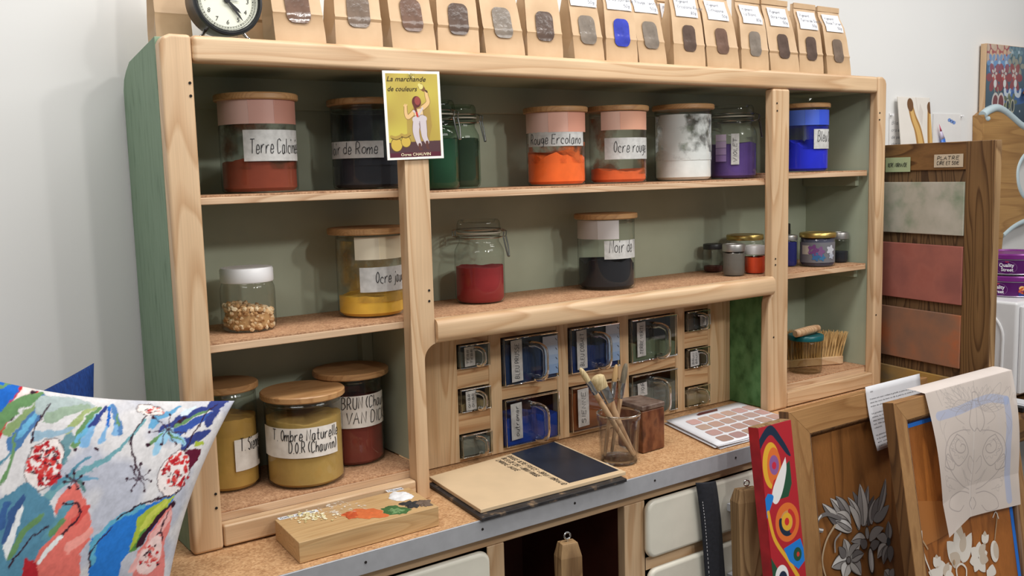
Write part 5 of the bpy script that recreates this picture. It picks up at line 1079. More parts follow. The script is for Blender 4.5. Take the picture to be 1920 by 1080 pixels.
# ---------------------------------------------------------------- boards and doors leaning in front of the cabinet
def leaner(x, y_top, z_top, lean_deg, yaw_deg=0):
    """frame of a leaning board: s along its top edge, t downward from the top, e out of its face (towards the room)"""
    lr, yr = math.radians(lean_deg), math.radians(yaw_deg); s = np.array([math.cos(yr), math.sin(yr), 0]); out = np.array([math.sin(yr), -math.cos(yr), 0])
    dn = np.array([0, 0, -1]) * math.cos(lr) + out * math.sin(lr); e = out * math.cos(lr) + np.array([0, 0, 1]) * math.sin(lr); o = np.array([x, y_top, z_top])
    F = lambda a, t, d=0.0: tuple(o + s * a + dn * t + e * d); F.o, F.s, F.dn, F.e = o, s, dn, e
    def at(u, v): p = on_plane(u, v, o, e) - o; return (p @ s, p @ dn)
    F.at = at; F.len = (z_top + .8985) / math.cos(lr); return F
def lbox(mb, F, a0, a1, t0, t1, d0, d1, col=None):
    return mb.add([F(a, t, d) for d in (d0, d1) for t in (t0, t1) for a in (a0, a1)], [(0, 2, 3, 1), (4, 5, 7, 6), (0, 1, 5, 4), (1, 3, 7, 5), (3, 2, 6, 7), (2, 0, 4, 6)], col)
# red painted board: a plain design of rings and curved bands
F = leaner(1.2370, -.262, .0785, 7.5); Wb = .1035
rd = thing('painted_board', 'narrow red board painted with coloured rings leaning on the worktop edge', 'painting', (1.29, -.32, -.8985))
M['red_paint'] = mottle('red_board_paint', [C3(150, 20, 32), C3(186, 30, 44)], nscale=30, rough=.45)
bd = MB(); lbox(bd, F, 0, Wb, 0, F.len - .004, -.027, 0); part('board', bd, M['red_paint'], rd, .0015)
top_ = MB(); lbox(top_, F, .0004, Wb - .0004, -.0006, .0005, -.0268, -.0006); part('bare_end', top_, M['post_wood'], rd, label='bare wood top end')
Hb = .42; cv = Canvas(Wb, Hb, 150, C3(178, 34, 46)); A = lambda u, v: (lambda q: (q[0], Hb - q[1]))(F.at(u, v)); kk = .00098
def ring(u, v, rr, cc):
    c_ = A(u, v)
    for r, c in zip(rr, cc): cv.ell(c_[0], c_[1], r, r * 1.08, c)
NVB, GRB, YEL, ORG, PUR, CYB, WHT = C3(26, 42, 66), C3(34, 80, 56), C3(226, 172, 50), C3(222, 112, 48), C3(142, 92, 150), C3(28, 124, 210), C3(236, 234, 234)
c_ = A(1443, 868); cv.poly(smoothpts([A(1411, 868), A(1420, 830), A(1443, 796), A(1466, 822), A(1482, 852), A(1474, 850), A(1456, 826), A(1443, 815), A(1428, 836), A(1416, 872)], 5), NVB)
cv.poly([A(1447, 900), A(1480, 862), A(1484, 905), A(1478, 930), A(1462, 935)], GRB)
cv.ell(*A(1446, 872), .0270, .048, YEL, -.05); cv.ell(*A(1451, 874), .0215, .040, ORG, -.05); cv.ell(*A(1451, 871), .0150, .0205, PUR); cv.ell(*A(1451, 872), .0068, .0078, C3(200, 40, 66))
cv.poly([A(1443, 930), A(1450, 900), A(1462, 890), A(1458, 930)], C3(196, 44, 46)); cv.poly(smoothpts([A(1472, 856), A(1474, 880), A(1467, 920), A(1457, 943), A(1448, 938), A(1450, 912), A(1472, 856)], 5), WHT)
cv.poly(smoothpts([A(1439, 925), A(1450, 930), A(1442, 958), A(1436, 975), A(1427, 968), A(1430, 945), A(1439, 925)], 4), CYB)
cv.poly([A(1424, 930), A(1432, 940), A(1426, 965)], GRB)
cv.stroke([A(1440, 960), A(1452, 1010), A(1478, 1050), A(1496, 1080)], .008, YEL, .010)
ring(1476, 978, (.0375, .0235, .0225), (ORG, ORG, C3(206, 150, 90))); cr_ = A(1476, 978); cv.stroke([(cr_[0] + .0215 * math.cos(a), cr_[1] + .0235 * math.sin(a)) for a in np.linspace(PI * .9, PI * 1.6, 14)], .011, NVB); cv.stroke([(cr_[0] + .0215 * math.cos(a), cr_[1] + .0235 * math.sin(a)) for a in np.linspace(-PI * .35, PI * .35, 14)], .010, C3(196, 48, 44)); cv.ell(*A(1475, 977), .0165, .0185, YEL); cv.ell(*A(1475, 977), .0072, .008, C3(206, 44, 46))
cv.poly([A(1469, 1028), A(1500, 1008), A(1512, 1045), A(1497, 1066), A(1480, 1052)], CYB); cv.ell(*A(1495, 1038), .0130, .0145, GRB); cv.ell(*A(1496, 1038), .0045, .005, C3(206, 60, 46))
cv.poly([A(1436, 1028), A(1448, 1050), A(1466, 1080), A(1442, 1095), A(1436, 1060)], GRB); cv.ell(*A(1466, 1082), .021, .026, WHT); cv.ell(*A(1468, 1085), .0135, .017, NVB)
cv.mesh('painted_face', M['paint'], rd, lambda s, t: F(s * .9999, Hb - t + .001, .0006))
# square posts with screw eyes
def eye_post(label, x, y, z, w, d, lean, yaw=-14):
    G = leaner(x, y, z, lean, yaw); t = thing('wooden_post', label, 'post', (x, y - .1, -.8985), 'posts with screw eyes')
    mb = MB(); n = G.len - .006
    st_ = [(0.0, .36, .36), (.004, .38, .39), (.026, .5, .5), (n, .5, .5)]; vs = [G(w / 2 + sx * w * h, t_, -d / 2 + sy * d * k) for t_, h, k in st_ for sx, sy in ((-1, -1), (1, -1), (1, 1), (-1, 1))]
    fs = [(i * 4 + q, i * 4 + (q + 1) % 4, (i + 1) * 4 + (q + 1) % 4, (i + 1) * 4 + q) for i in range(3) for q in range(4)] + [(3, 2, 1, 0), (12, 13, 14, 15)]
    part('shaft', mb.add(vs, fs), M['post_wood'], t, .0010, smooth=False)
    c_ = np.array(G(w / 2, -.011, -d / 2)); r = .0062
    part('screw_eye', MB().tube([tuple(c_ + G.s * r * math.cos(a) - G.dn * r * math.sin(a)) for a in np.linspace(0, 2 * PI, 21)[:-1]], .0017, 8, True).tube([tuple(c_ + G.dn * r), G(w / 2, .004, -d / 2)], .0017, 8), M['steel'], t, label='small metal screw eye')
eye_post('square wooden post with a screw eye in front of the open cabinet bay', .757, -.212, -.067, .043, .032, 2.0)
eye_post('square wooden post with a screw eye between the cream drawers and the red board', 1.226, -.220, -.066, .062, .036, 3.5, -18)
# black strap over the drawer
sm = thing('strap', 'black cloth strap with white stitching hanging over a cream drawer', 'strap', (1.2, -.165, -.30))
stp = [(1.156, -.1665, -.047), (1.161, -.1680, -.075), (1.170, -.1690, -.14), (1.178, -.1690, -.22), (1.188, -.1700, -.33), (1.196, -.1700, -.42)]; stp = smoothpts(stp, 5)
M['black_cloth'] = plain('black_canvas', C3(34, 36, 44), .85, var=.2, scale=120, bump=.3)
mb = MB(); vs = []
for p in stp: vs += [(p[0], p[1] + .001, p[2] + .002), (p[0] + .018, p[1] - .004, p[2]), (p[0] + .038, p[1] - .004, p[2] - .003), (p[0] + .058, p[1], p[2] - .006)]
mb.add(vs, [(i * 4 + k, i * 4 + k + 1, i * 4 + k + 5, i * 4 + k + 4) for i in range(len(stp) - 1) for k in range(3)]); band = part('band', mb, M['black_cloth'], sm, solid=.003)
wb = MB()
for i in range(6, len(stp) - 1):
    p = stp[i]; q = stp[i + 1]
    for k in range(2): a = .15 + .5 * k; wb.ribbon([(0, a), (0, a + .28)], .0014, lambda s, t, p=p, q=q: (p[0] + (q[0] - p[0]) * t + .007 + s, p[1] + (q[1] - p[1]) * t - .0036, p[2] + (q[2] - p[2]) * t))
part('stitching', wb, M['label_w'], band)
# panelled door with a grey painted flower
def panel_door(nm, label, F, w, st_w, top_w, thick, pmat_, recess=.012):
    t = thing(nm, label, 'door', F(w / 2, F.len - .004)); n = F.len - .004
    mb = MB(); lbox(mb, F, 0, st_w, 0, n, -thick, 0); lbox(mb, F, w - st_w, w, 0, n, -thick, 0); part('stiles', mb, M['door_z'], t, .002)
    # rails meet the stiles on a mitre, as the moulding does
    mb = MB()
    for t0, t1 in ((0.0004, top_w), (n - top_w * 1.4, n - .0004)):
        up = t0 < .1; a0, a1 = (.0005, st_w) ; o_, i_ = (t0, t1) if up else (t1, t0)
        poly = [(a0, o_), (w - a0, o_), (w - a1, i_), (a1, i_)]; vs = [F(a, b, .0005) for a, b in poly] + [F(a, b, -thick + .001) for a, b in poly]
        mb.add(vs, [(0, 1, 2, 3), (7, 6, 5, 4), (0, 4, 5, 1), (1, 5, 6, 2), (2, 6, 7, 3), (3, 7, 4, 0)])
    part('rails', mb, M['door_x'], t, .0015)
    mb = MB(); b0 = .012
    for P4 in ([(st_w, top_w), (w - st_w, top_w), (w - st_w - b0, top_w + b0), (st_w + b0, top_w + b0)], [(st_w, top_w), (st_w + b0, top_w + b0), (st_w + b0, n - top_w * 1.4 - b0), (st_w, n - top_w * 1.4)], [(w - st_w, top_w), (w - st_w, n - top_w * 1.4), (w - st_w - b0, n - top_w * 1.4 - b0), (w - st_w - b0, top_w + b0)]):
        d4 = [0.0 if (abs(a - st_w) < 1e-6 or abs(a - w + st_w) < 1e-6) and True else -recess for a, b in P4]; mb.add([F(a, b, d) for (a, b), d in zip(P4, d4)], [(0, 1, 2, 3)])
    part('moulding', mb, M['door_end'], t, solid=.001)
    mb = MB(); lbox(mb, F, st_w - .004, w - st_w + .004, top_w - .004, n - top_w * 1.3, -recess - .010, -recess); part('panel', mb, pmat_, t, .0005)
    mb = MB(); lbox(mb, F, -.0012, .0002, .0, n, -thick + .002, -.002); part('edge', mb, M['door_end'], t, label='dark edge of the door')
    return t
M['door_panel1'] = wood('orange_brown_panel', C3(166, 112, 62), C3(118, 78, 44), 'z', 7, .4, amount=.8); M['door_panel2'] = wood('orange_panel', C3(188, 116, 54), C3(140, 82, 36), 'z', 7, .4, amount=.8)
F1 = leaner(1.4260, -.190, .0660, 7.0, .0); d1 = panel_door('panelled_door', 'wooden panelled door painted with grey flowers leaning on the worktop edge', F1, .546, .066, .060, .030, M['door_panel1'])
def paint_layer(F, u0, u1, v0, v1, n, recess):
    a0 = min(F.at(u0, v0)[0], F.at(u0, v1)[0]); t0 = min(F.at(u0, v0)[1], F.at(u1, v0)[1]); a1 = max(F.at(u1, v0)[0], F.at(u1, v1)[0]); t1 = max(F.at(u1, v1)[1], F.at(u0, v1)[1]); return a0, a1, t0, t1
class Motif:
    """flat painted shapes cut as thin coloured faces on a leaning panel"""
    def __init__(s, F, d): s.F, s.d, s.mb, s.k = F, d, MB(), 0
    def at(s, u, v): p = on_plane(u, v, np.array(s.F(0, 0, s.d)), s.F.e) - s.F.o; return (p @ s.F.s, p @ s.F.dn)
    def poly(s, pts, col):
        s.k += 1; d = s.d + .00004 * s.k; c_ = np.mean(pts, 0); n = len(pts); s.mb.add([s.F(p[0], p[1], d) for p in pts], [tuple(range(n))], col)
    def petal(s, a, b, w, col, edge=None, mid=None, bend=0.0, light=None):
        A_, B_ = np.array(s.at(*a)), np.array(s.at(*b)); d = B_ - A_; L_ = np.linalg.norm(d); n = np.array([-d[1], d[0]]) / L_; w = w * .00115
        def side(sg, ww): return [A_ + d * t + n * (bend * L_ * math.sin(PI * t) + sg * ww / 2 * (math.sin(PI * t ** .75) ** .8 if t < 1 else 0)) for t in np.linspace(0.02, 1, 12)]
        if edge: s.poly(side(1, w + .004) + side(-1, w + .004)[::-1], edge)
        s.poly(side(1, w) + side(-1, w)[::-1], col)
        if light: s.poly(side(1, w * .86) + side(.05, w)[::-1], light)
        if mid: s.line([A_ + d * t + n * bend * L_ * math.sin(PI * t) for t in (.06, .35, .65, .92)], .0016, mid, raw=True)
    def line(s, pts, w, col, raw=False, w1=None):
        P = [tuple(p) for p in pts] if raw else [s.at(*p) for p in pts]; P = smoothpts(P, 6); s.k += 1; d = s.d + .00004 * s.k
        n = len(P); vs = []
        for i in range(n):
            a = P[max(i - 1, 0)]; b = P[min(i + 1, n - 1)]; dx, dy = b[0] - a[0], b[1] - a[1]; L_ = math.hypot(dx, dy) or 1; ww = w if w1 is None else w + (w1 - w) * i / (n - 1)
            vs += [s.F(P[i][0] - dy / L_ * ww / 2, P[i][1] + dx / L_ * ww / 2, d), s.F(P[i][0] + dy / L_ * ww / 2, P[i][1] - dx / L_ * ww / 2, d)]
        s.mb.add(vs, [(2 * i, 2 * i + 1, 2 * i + 3, 2 * i + 2) for i in range(n - 1)], col)
    def disc(s, c, rx, ry, col): p = s.at(*c); s.poly([(p[0] + rx * math.cos(a), p[1] + ry * math.sin(a)) for a in np.linspace(0, 2 * PI, 25)[:-1]], col)
m = Motif(F1, -.0114); q = lambda x, y: (1500 + x / 2.7, 680 + y / 2.7)
G1, G2, G3, G4, GD = C3(196, 192, 188), C3(156, 152, 150), C3(116, 112, 112), C3(224, 222, 220), C3(58, 50, 46)
for a, b, w, c, be, lt in (((330, 830), (265, 650), 20, G3, .06, None), ((330, 830), (345, 620), 24, G3, -.04, G2), ((345, 830), (375, 670), 18, C3(92, 88, 88), -.1, None), ((322, 830), (302, 612), 34, G2, .03, G1), ((300, 850), (240, 680), 22, G2, .12, G1), ((360, 820), (380, 690), 18, G2, -.12, None),
    ((360, 800), (440, 660), 22, G3, -.1, None), ((370, 800), (450, 720), 24, C3(130, 128, 128), .05, None), ((395, 760), (432, 585), 20, G3, .05, G2), ((300, 840), (240, 720), 16, G1, .1, None),
    ((250, 830), (110, 712), 28, G3, -.05, G1), ((240, 800), (150, 685), 22, G2, .02, G1), ((250, 790), (178, 675), 24, G3, .05, G2), ((255, 820), (180, 760), 24, G2, .1, G1), ((260, 850), (165, 830), 22, G1, .08, None), ((260, 845), (175, 800), 18, G2, .05, G4),
    ((330, 900), (255, 905), 24, G2, .1, G1), ((345, 900), (420, 835), 22, G2, -.1, None), ((335, 930), (300, 900), 20, G3, 0, None), ((350, 935), (400, 905), 20, G3, 0, None),
    ((240, 990), (218, 890), 28, G2, .06, G1), ((245, 990), (298, 920), 30, G2, -.05, G1), ((235, 1000), (155, 1035), 30, G2, .06, G4), ((240, 1010), (215, 1090), 34, G1, .05, G4), ((250, 1005), (305, 1075), 30, G2, -.1, G1), ((255, 995), (318, 965), 24, G3, -.05, G2), ((225, 985), (190, 930), 18, G3, 0, None),
    ((440, 900), (440, 800), 24, G3, .05, G2), ((435, 905), (380, 880), 20, G2, .1, None), ((430, 920), (385, 990), 24, G2, .12, G1), ((440, 925), (415, 1020), 22, G3, .1, G2), ((450, 925), (450, 1010), 22, G3, 0, None), ((440, 1080), (420, 1050), 24, G2, 0, G1), ((450, 1085), (465, 1040), 20, G2, 0, None)):
    m.petal(q(*a), q(*b), w, c, GD, GD if lt else None, be, lt)
m.disc(q(332, 860), .0085, .016, GD); m.disc(q(332, 862), .0068, .0140, G2); m.disc(q(238, 1000), .010, .010, GD); m.disc(q(238, 998), .007, .007, G3); m.disc(q(440, 905), .008, .011, C3(60, 62, 66))
m.disc(q(352, 1000), .012, .034, GD); m.disc(q(352, 1000), .0090, .029, G1); m.disc(q(356, 1005), .005, .022, G4)
m.line([q(170, 820), q(125, 900), q(105, 1000), q(125, 1090)], .006, C3(190, 168, 140), w1=.004); m.line([q(200, 860), q(170, 900), q(170, 960)], .005, G2); m.line([q(200, 790), q(130, 765), q(85, 790), q(80, 840), q(108, 848)], .009, G3, w1=.010); m.line([q(100, 770), q(78, 805), q(85, 838), q(110, 846)], .004, G4)
part('painted_flowers', m.mb, M['paint'], d1, smooth=False, label='grey and white painted flowers')
# typed sheet on that door
sh = thing('typed_sheet', 'white typed sheet hanging on the flower painted door', 'paper sheet', F1(.38, .15, .02))
aL, tT = F1.at(1621, 727); aR = F1.at(1722, 704)[0]; aL -= .002
def sf(e): return lambda a, t: F1(aL + (aR - aL) * a + .008 * t * t * (1 - a), tT + .010 - .045 * a * 0 + t * .155 - .012, .0035 + .012 * t * t * (1 - a) ** 2 + e)
sheet = part('sheet', MB().grid(10, 10, lambda a, b: sf(0)(a, b)), M['label_w'], sh, solid=.0004)
mb = MB(); g = sf(.0008); rg = random.Random(4)
tx = [('LA GRISAILLE', .07, .12), None, ('Comme son nom l indique la grisaille se peint en plusieurs gris', .05, .93), ('dans les tons du bois ou de la pierre, et imite le relief', .05, .95), ('sculpte des decors anciens sur les portes', .05, .62), None, ('Les grisailles servaient a orner les boiseries et les meubles', .05, .95), ('peints, au XVI et au XVII siecle, avec des ombres et', .05, .95), ('des lumieres posees une a une sur un fond', .05, .95), ('uni. On part du ton moyen, puis viennent les', .05, .95), ('rehauts.', .05, .2), None, ('La peinture est mate, faite de pigments broyes', .05, .95), ('a la colle ou a la caseine, que l on passe', .05, .95), ('en couches fines, du clair', .05, .95), ('vers le fonce.', .05, .5)]
for i, l in enumerate(tx):
    if l: printed(mb, l[0], 0, 0, .7, lambda s, t, l=l, i=i: g(l[1] + s, .10 + i * .056 - t * .03), width=(l[2] - l[1]))
part('typed_text', mb, M['ink'], sheet)
# second door, masked with blue tape
_p = on_y(1676, 756, -.335); F2 = leaner(_p[0], -.335, _p[2], 9.5, .0); d2 = panel_door('panelled_door', 'wooden panelled door masked with blue tape and stencilled with white flowers', F2, .498, .040, .045, .030, M['door_panel2'])
M['blue_tape'] = plain('blue_masking_tape', C3(38, 116, 214), .6, var=.06)
n2 = .60; mb = MB()
for a0, a1, t0, t1 in ((.0405, .056, .050, n2), (.433, .4585, .050, n2), (.0562, .4328, .050, .066)):
    lbox(mb, F2, a0, a1, t0, t1, -.0118, -.0112)
part('masking_tape', mb, M['blue_tape'], d2, label='strips of blue masking tape')
m = Motif(F2, -.0112); q = lambda x, y: (1640 + x / 2.7, 680 + y / 2.7); Wt, Wg, Wd = C3(232, 224, 214), C3(206, 190, 172), C3(182, 150, 116)
m.poly([m.at(*q(*p)) for p in ((250, 930), (330, 890), (470, 800), (470, 720), (330, 700), (215, 700), (225, 900))], C3(172, 110, 56))
for a, b, w, c in (((428, 1000), (425, 800), 46, Wg), ((430, 1010), (365, 905), 44, Wt), ((440, 1010), (490, 860), 40, Wt), ((432, 1020), (380, 970), 34, Wg), ((440, 1000), (470, 930), 34, Wt), ((430, 960), (405, 850), 26, Wt), ((440, 960), (455, 860), 26, Wg),
    ((525, 980), (530, 905), 30, Wt), ((525, 985), (485, 940), 28, Wt), ((525, 990), (480, 1010), 28, Wt), ((525, 990), (560, 1060), 30, Wt), ((525, 985), (570, 960), 28, Wt), ((525, 990), (505, 1060), 28, Wt), ((530, 985), (575, 1000), 26, Wg), ((530, 975), (560, 915), 24, Wg),
    ((345, 1070), (335, 1000), 30, Wt), ((345, 1075), (300, 1050), 28, Wt), ((350, 1070), (390, 1030), 28, Wt), ((340, 1085), (270, 1060), 26, Wt), ((350, 1080), (375, 1010), 22, Wg), ((355, 1085), (400, 1080), 26, Wt),
    ((590, 1080), (595, 1020), 34, Wt), ((590, 1085), (565, 1050), 24, Wt), ((315, 1040), (310, 970), 26, Wg), ((315, 1030), (295, 985), 18, Wt), ((315, 1030), (330, 980), 18, Wt), ((555, 920), (555, 850), 24, Wg), ((555, 910), (575, 870), 16, Wt), ((555, 910), (540, 870), 16, Wt)):
    m.petal(q(*a), q(*b), w * .95, c, None, None, 0)
m.disc(q(605, 955), .018, .026, Wt); m.disc(q(612, 950), .012, .020, Wg)
m.line([q(235, 850), q(245, 960), q(290, 1080)], .004, Wt); m.line([q(240, 900), q(268, 945)], .004, Wd); m.line([q(415, 1080), q(412, 1040), q(435, 1018), q(460, 1040), q(462, 1080)], .005, Wt); m.line([q(620, 760), q(612, 830), q(605, 900)], .004, Wd); m.line([q(595, 785), q(610, 755), q(625, 790)], .003, Wt); m.disc(q(400, 1010), .004, .006, Wd)
part('stencilled_flowers', m.mb, M['paint'], d2, smooth=False, label='white stencilled flowers')
# tracing paper draped over the second door
tp = thing('tracing_paper', 'sheet of tracing paper with a pencil drawing draped over the blue taped door', 'paper sheet', F2(.3, .1, .02))
TPT = [F2.at(1731, 733), F2.at(1893, 688)]; xl0, xr0 = TPT[0][0] - .004, F2.at(1890, 686)[0] + .004
cw, chh = .41, .46; cv = Canvas(cw, chh, 300, C3(216, 204, 196)); n1 = cv.noise(1, .05, 8); cv.a *= (.94 + .08 * n1)[..., None]
pb = [(1764, 1006), (1811, 969), (1907, 945)]; b_ = [F2.at(*p) for p in pb]
def tpos(a, b, e=0.0):  # a across, b down (0 at the ridge)
    roll = .05
    if b < 0: ang = -b * 3.0; return F2(xl0 + (xr0 - xl0) * a, -.004 - .010 * math.sin(min(ang, 1.5)), .004 - .045 * min(ang, 1.5) / 1.5 + e * 0)
    xb = b_[0][0] + (b_[2][0] - b_[0][0]) * a; k = .52; 
    tb = b_[0][1] + (b_[1][1] - b_[0][1]) * (a / .33) if a < .33 else b_[1][1] + (b_[2][1] - b_[1][1]) * ((a - .33) / .67)
    x = xl0 + (xr0 - xl0) * a; x = x * (1 - b) + xb * b; puff = .010 * math.sin(PI * min(1, b * 1.3)) + .004 + .012 * b * b * (1 - a) ** 2 + .003 * math.sin(6 * a + 2 * b) * b
    return F2(x, -.004 * (1 - b) + tb * b, puff + .002 + e)
tq = lambda x, y: _inv(1640 + x / 2.7, 680 + y / 2.7)
def _inv(u, v):
    a, t = F2.at(u, v); A_ = (a - xl0) / (xr0 - xl0)
    for _ in range(6):
        tb = b_[0][1] + (b_[1][1] - b_[0][1]) * (max(A_, 0) / .33) if A_ < .33 else b_[1][1] + (b_[2][1] - b_[1][1]) * ((A_ - .33) / .67)
        B_ = (t + .004) / (tb + .004); l = xl0 * (1 - B_) + b_[0][0] * B_; r = xr0 * (1 - B_) + b_[2][0] * B_; A_ = (a - l) / (r - l)
    return (A_ * cw, (1 - B_) * chh)
pen = C3(150, 142, 142); pen2 = C3(168, 160, 158)
def ps(pts, w=.0016, c=pen, al=.7): cv.stroke([tq(*p) for p in pts], w, c, None, al)
for pts in ([(300, 270), (400, 240), (470, 210), (560, 180), (640, 190)], [(640, 190), (650, 300), (648, 420), (655, 560), (665, 690)]): cv.stroke([tq(*p) for p in pts], .030, C3(160, 180, 222), None, .55)
ps([(486, 80), (486, 150)]); ps([(470, 190), (474, 152), (496, 152), (500, 190), (470, 190)], .003); ps([(470, 190), (448, 300), (470, 345), (486, 330), (505, 345), (525, 290), (500, 190)], .003)
ps([(486, 200), (486, 330)]); ps([(470, 330), (468, 560), (470, 780)], .0016, C3(236, 230, 226), .8); ps([(470, 700), (475, 560), (472, 440)], .002, pen2)
for sg in (-1, 1):
    X = lambda x: 480 + sg * x
    ps([(X(10), 210), (X(60), 220), (X(100), 270), (X(60), 310)]); ps([(X(14), 200), (X(80), 190), (X(120), 240)]); ps([(X(20), 180), (X(70), 110), (X(60), 170)], c=pen2); ps([(X(60), 180), (X(140), 100), (X(120), 190)], c=pen2); ps([(X(110), 200), (X(185), 120), (X(160), 220)], c=pen2)
    ps([(X(30), 340), (X(90), 345), (X(140), 380), (X(160), 470), (X(120), 560), (X(60), 620), (X(20), 640)], .0026); ps([(X(100), 360), (X(140), 440), (X(90), 520), (X(40), 460), (X(60), 390), (X(100), 360)], .003)
    ps([(X(75 + (40 - 2.6 * k) * math.cos(.55 * k - 1.2)), 425 + (44 - 2.8 * k) * math.sin(.55 * k - 1.2)) for k in range(14)], .0026, C3(140, 132, 132))
    for k in range(6): a = -.9 + k * .5; ps([(X(75 + 42 * math.cos(a)), 425 + 46 * math.sin(a)), (X(75 + 56 * math.cos(a + .18)), 425 + 60 * math.sin(a + .18)), (X(75 + 44 * math.cos(a + .4)), 425 + 48 * math.sin(a + .4))], .0016, pen2)
    for k in range(8):
        a = .15 + k * .19; L_ = 150 - 6 * abs(k - 4); e = (X(L_ * math.sin(a) * 1.1), 235 - L_ * math.cos(a) * .9); b = (X(12 + 5 * k), 225 + 3 * k); n = (12 * math.cos(a), 12 * math.sin(a))
        ps([b, ((b[0] + e[0]) / 2 + n[0] * sg, (b[1] + e[1]) / 2 + n[1]), e], .0015, pen2); ps([b, ((b[0] + e[0]) / 2 - n[0] * sg, (b[1] + e[1]) / 2 - n[1]), e], .0015, pen2)
    for k in range(7):
        t_ = k / 6; b = (X(30 + 110 * math.sin(t_ * 2.2)), 350 + 280 * t_); e = (b[0] + sg * (34 - 18 * t_), b[1] - 26 + 44 * t_); ps([b, (e[0], b[1] - 14), e, (b[0] + sg * 6, b[1] + 12)], .0015, pen2)
    ps([(X(12), 560), (X(36), 520), (X(30), 470), (X(8), 500)], .0020); ps([(X(8), 600), (X(44), 580), (X(70), 530)], .0016, pen2)
    ps([(X(20), 660), (X(70), 650), (X(120), 680), (X(130), 730), (X(80), 750), (X(50), 720)], .0026); ps([(X(120), 500), (X(150), 460), (X(160), 520), (X(120), 540), (X(110), 510)], .0026); ps([(X(90), 600), (X(140), 580), (X(150), 620), (X(100), 640)], c=pen2); ps([(X(150), 300), (X(165), 350), (X(150), 420)], c=pen2)
    ps([(X(150), 250), (X(180), 300), (X(170), 360)], c=pen2); ps([(X(5), 680), (X(18), 710), (X(5), 740)], .003); ps([(X(20), 620), (X(60), 540), (X(40), 600)], c=pen2)
for k in range(14): a = 300 + k * 28; ps([(a, 150 + 40 * (k % 3)), (a + 14, 120 + 30 * (k % 3)), (a + 26, 165 + 34 * (k % 3))], .0015, pen2, .6)
cv.mesh('sheet', M['tracing'], tp, lambda s, t: tpos(s / cw, 1 - t / chh))
part('folded_back', MB().grid(24, 10, lambda a, b: tpos(a, -b * .5)), plain('tracing_fold', C3(222, 212, 206), .6, var=.02), tp)
# ---------------------------------------------------------------- sample shutter standing beside the shelf unit
dS = np.array([0.1615, 0.9869, 0.0]); dS /= np.linalg.norm(dS); nS = np.array([-dS[1], dS[0], 0.0])    # along the board away from the room; out of its visible face
oS = np.array([2.152, 0.150, 0.0])
Sf = lambda a, z, d=0.0: tuple(oS + dS * a + nS * d + np.array([0, 0, z]))
def sat(u, v, d=0.0): p = on_plane(u, v, oS + nS * d, nS) - oS; return (p @ dS, p[2])
su = thing('wooden_shutter', 'old brown wooden shutter carrying plaster colour samples beside the shelf unit', 'shutter', Sf(-.2, -.8985, -.012))
def sbox(mb, a0, a1, z0, z1, d0, d1): return mb.add([Sf(a, z, d) for d in (d0, d1) for z in (z0, z1) for a in (a0, a1)], [(0, 1, 3, 2), (4, 6, 7, 5), (0, 4, 5, 1), (1, 5, 7, 3), (3, 7, 6, 2), (2, 6, 4, 0)])
aN, aF = sat(1867, 262)[0], .060
zt = sat(1867, 262)[1]; SW = aN - sat(1812, 265)[0]; SW = -SW; ZR = sat(1815, 318)[1]
part('stile', sbox(MB(), aN, aN + SW, -.898, zt, -.024, 0), M['brown_z'], su, .002); part('stile', sbox(MB(), aF - .06, aF, -.898, zt, -.024, 0), M['brown_z'], su, .002)
part('rail', sbox(MB(), aN + SW + .0005, aF - .0605, ZR, zt, -.024, -.002), M['brown_y'], su, .002); part('rail', sbox(MB(), aN + SW + .0005, aF - .0605, -.898, -.80, -.024, -.002), M['brown_y'], su, .002)
part('board_panel', sbox(MB(), aN + SW - .003, aF - .055, -.81, ZR + .004, -.018, -.008), M['groove_z'], su)
part('pale_edge', sbox(MB(), aN - .0012, aN + .0002, -.896, zt - .001, -.022, -.002), M['post_wood'], su, label='pale front edge')  # thin strip of paler wood along the near edge
M['pl_white'] = mottle('grey_white_plaster', [C3(136, 150, 126), C3(184, 180, 166), C3(200, 194, 182)], nscale=14, rough=.8, bump=.3); M['pl_pink'] = mottle('pink_red_plaster', [C3(150, 92, 84), C3(172, 104, 92), C3(160, 90, 78)], nscale=10, rough=.8, bump=.3)
M['pl_orange'] = mottle('brown_orange_plaster', [C3(132, 104, 88), C3(158, 112, 86), C3(196, 108, 62)], nscale=9, rough=.8, lo=.35, hi=.72, bump=.25); M['pl_ochre'] = mottle('ochre_plaster', [C3(140, 120, 92), C3(178, 140, 78), C3(186, 148, 70)], (1, 1, 2), 8, .8)
for mk, z0, z1, tx in (('pl_white', sat(1811, 443)[1], sat(1813, 341)[1], 'grey white plaster sample'), ('pl_pink', sat(1803, 573)[1], sat(1807, 463)[1], 'pinkish red plaster sample'), ('pl_orange', sat(1798, 692)[1], sat(1800, 592)[1], 'brown and orange plaster sample'), ('pl_ochre', -.12, sat(1798, 712)[1], 'ochre plaster sample')):
    part('plaster_sample', sbox(MB(), aN + SW + .001, aF - .065, z0, z1, -.0078, .0015), M[mk], su, .002, tx)
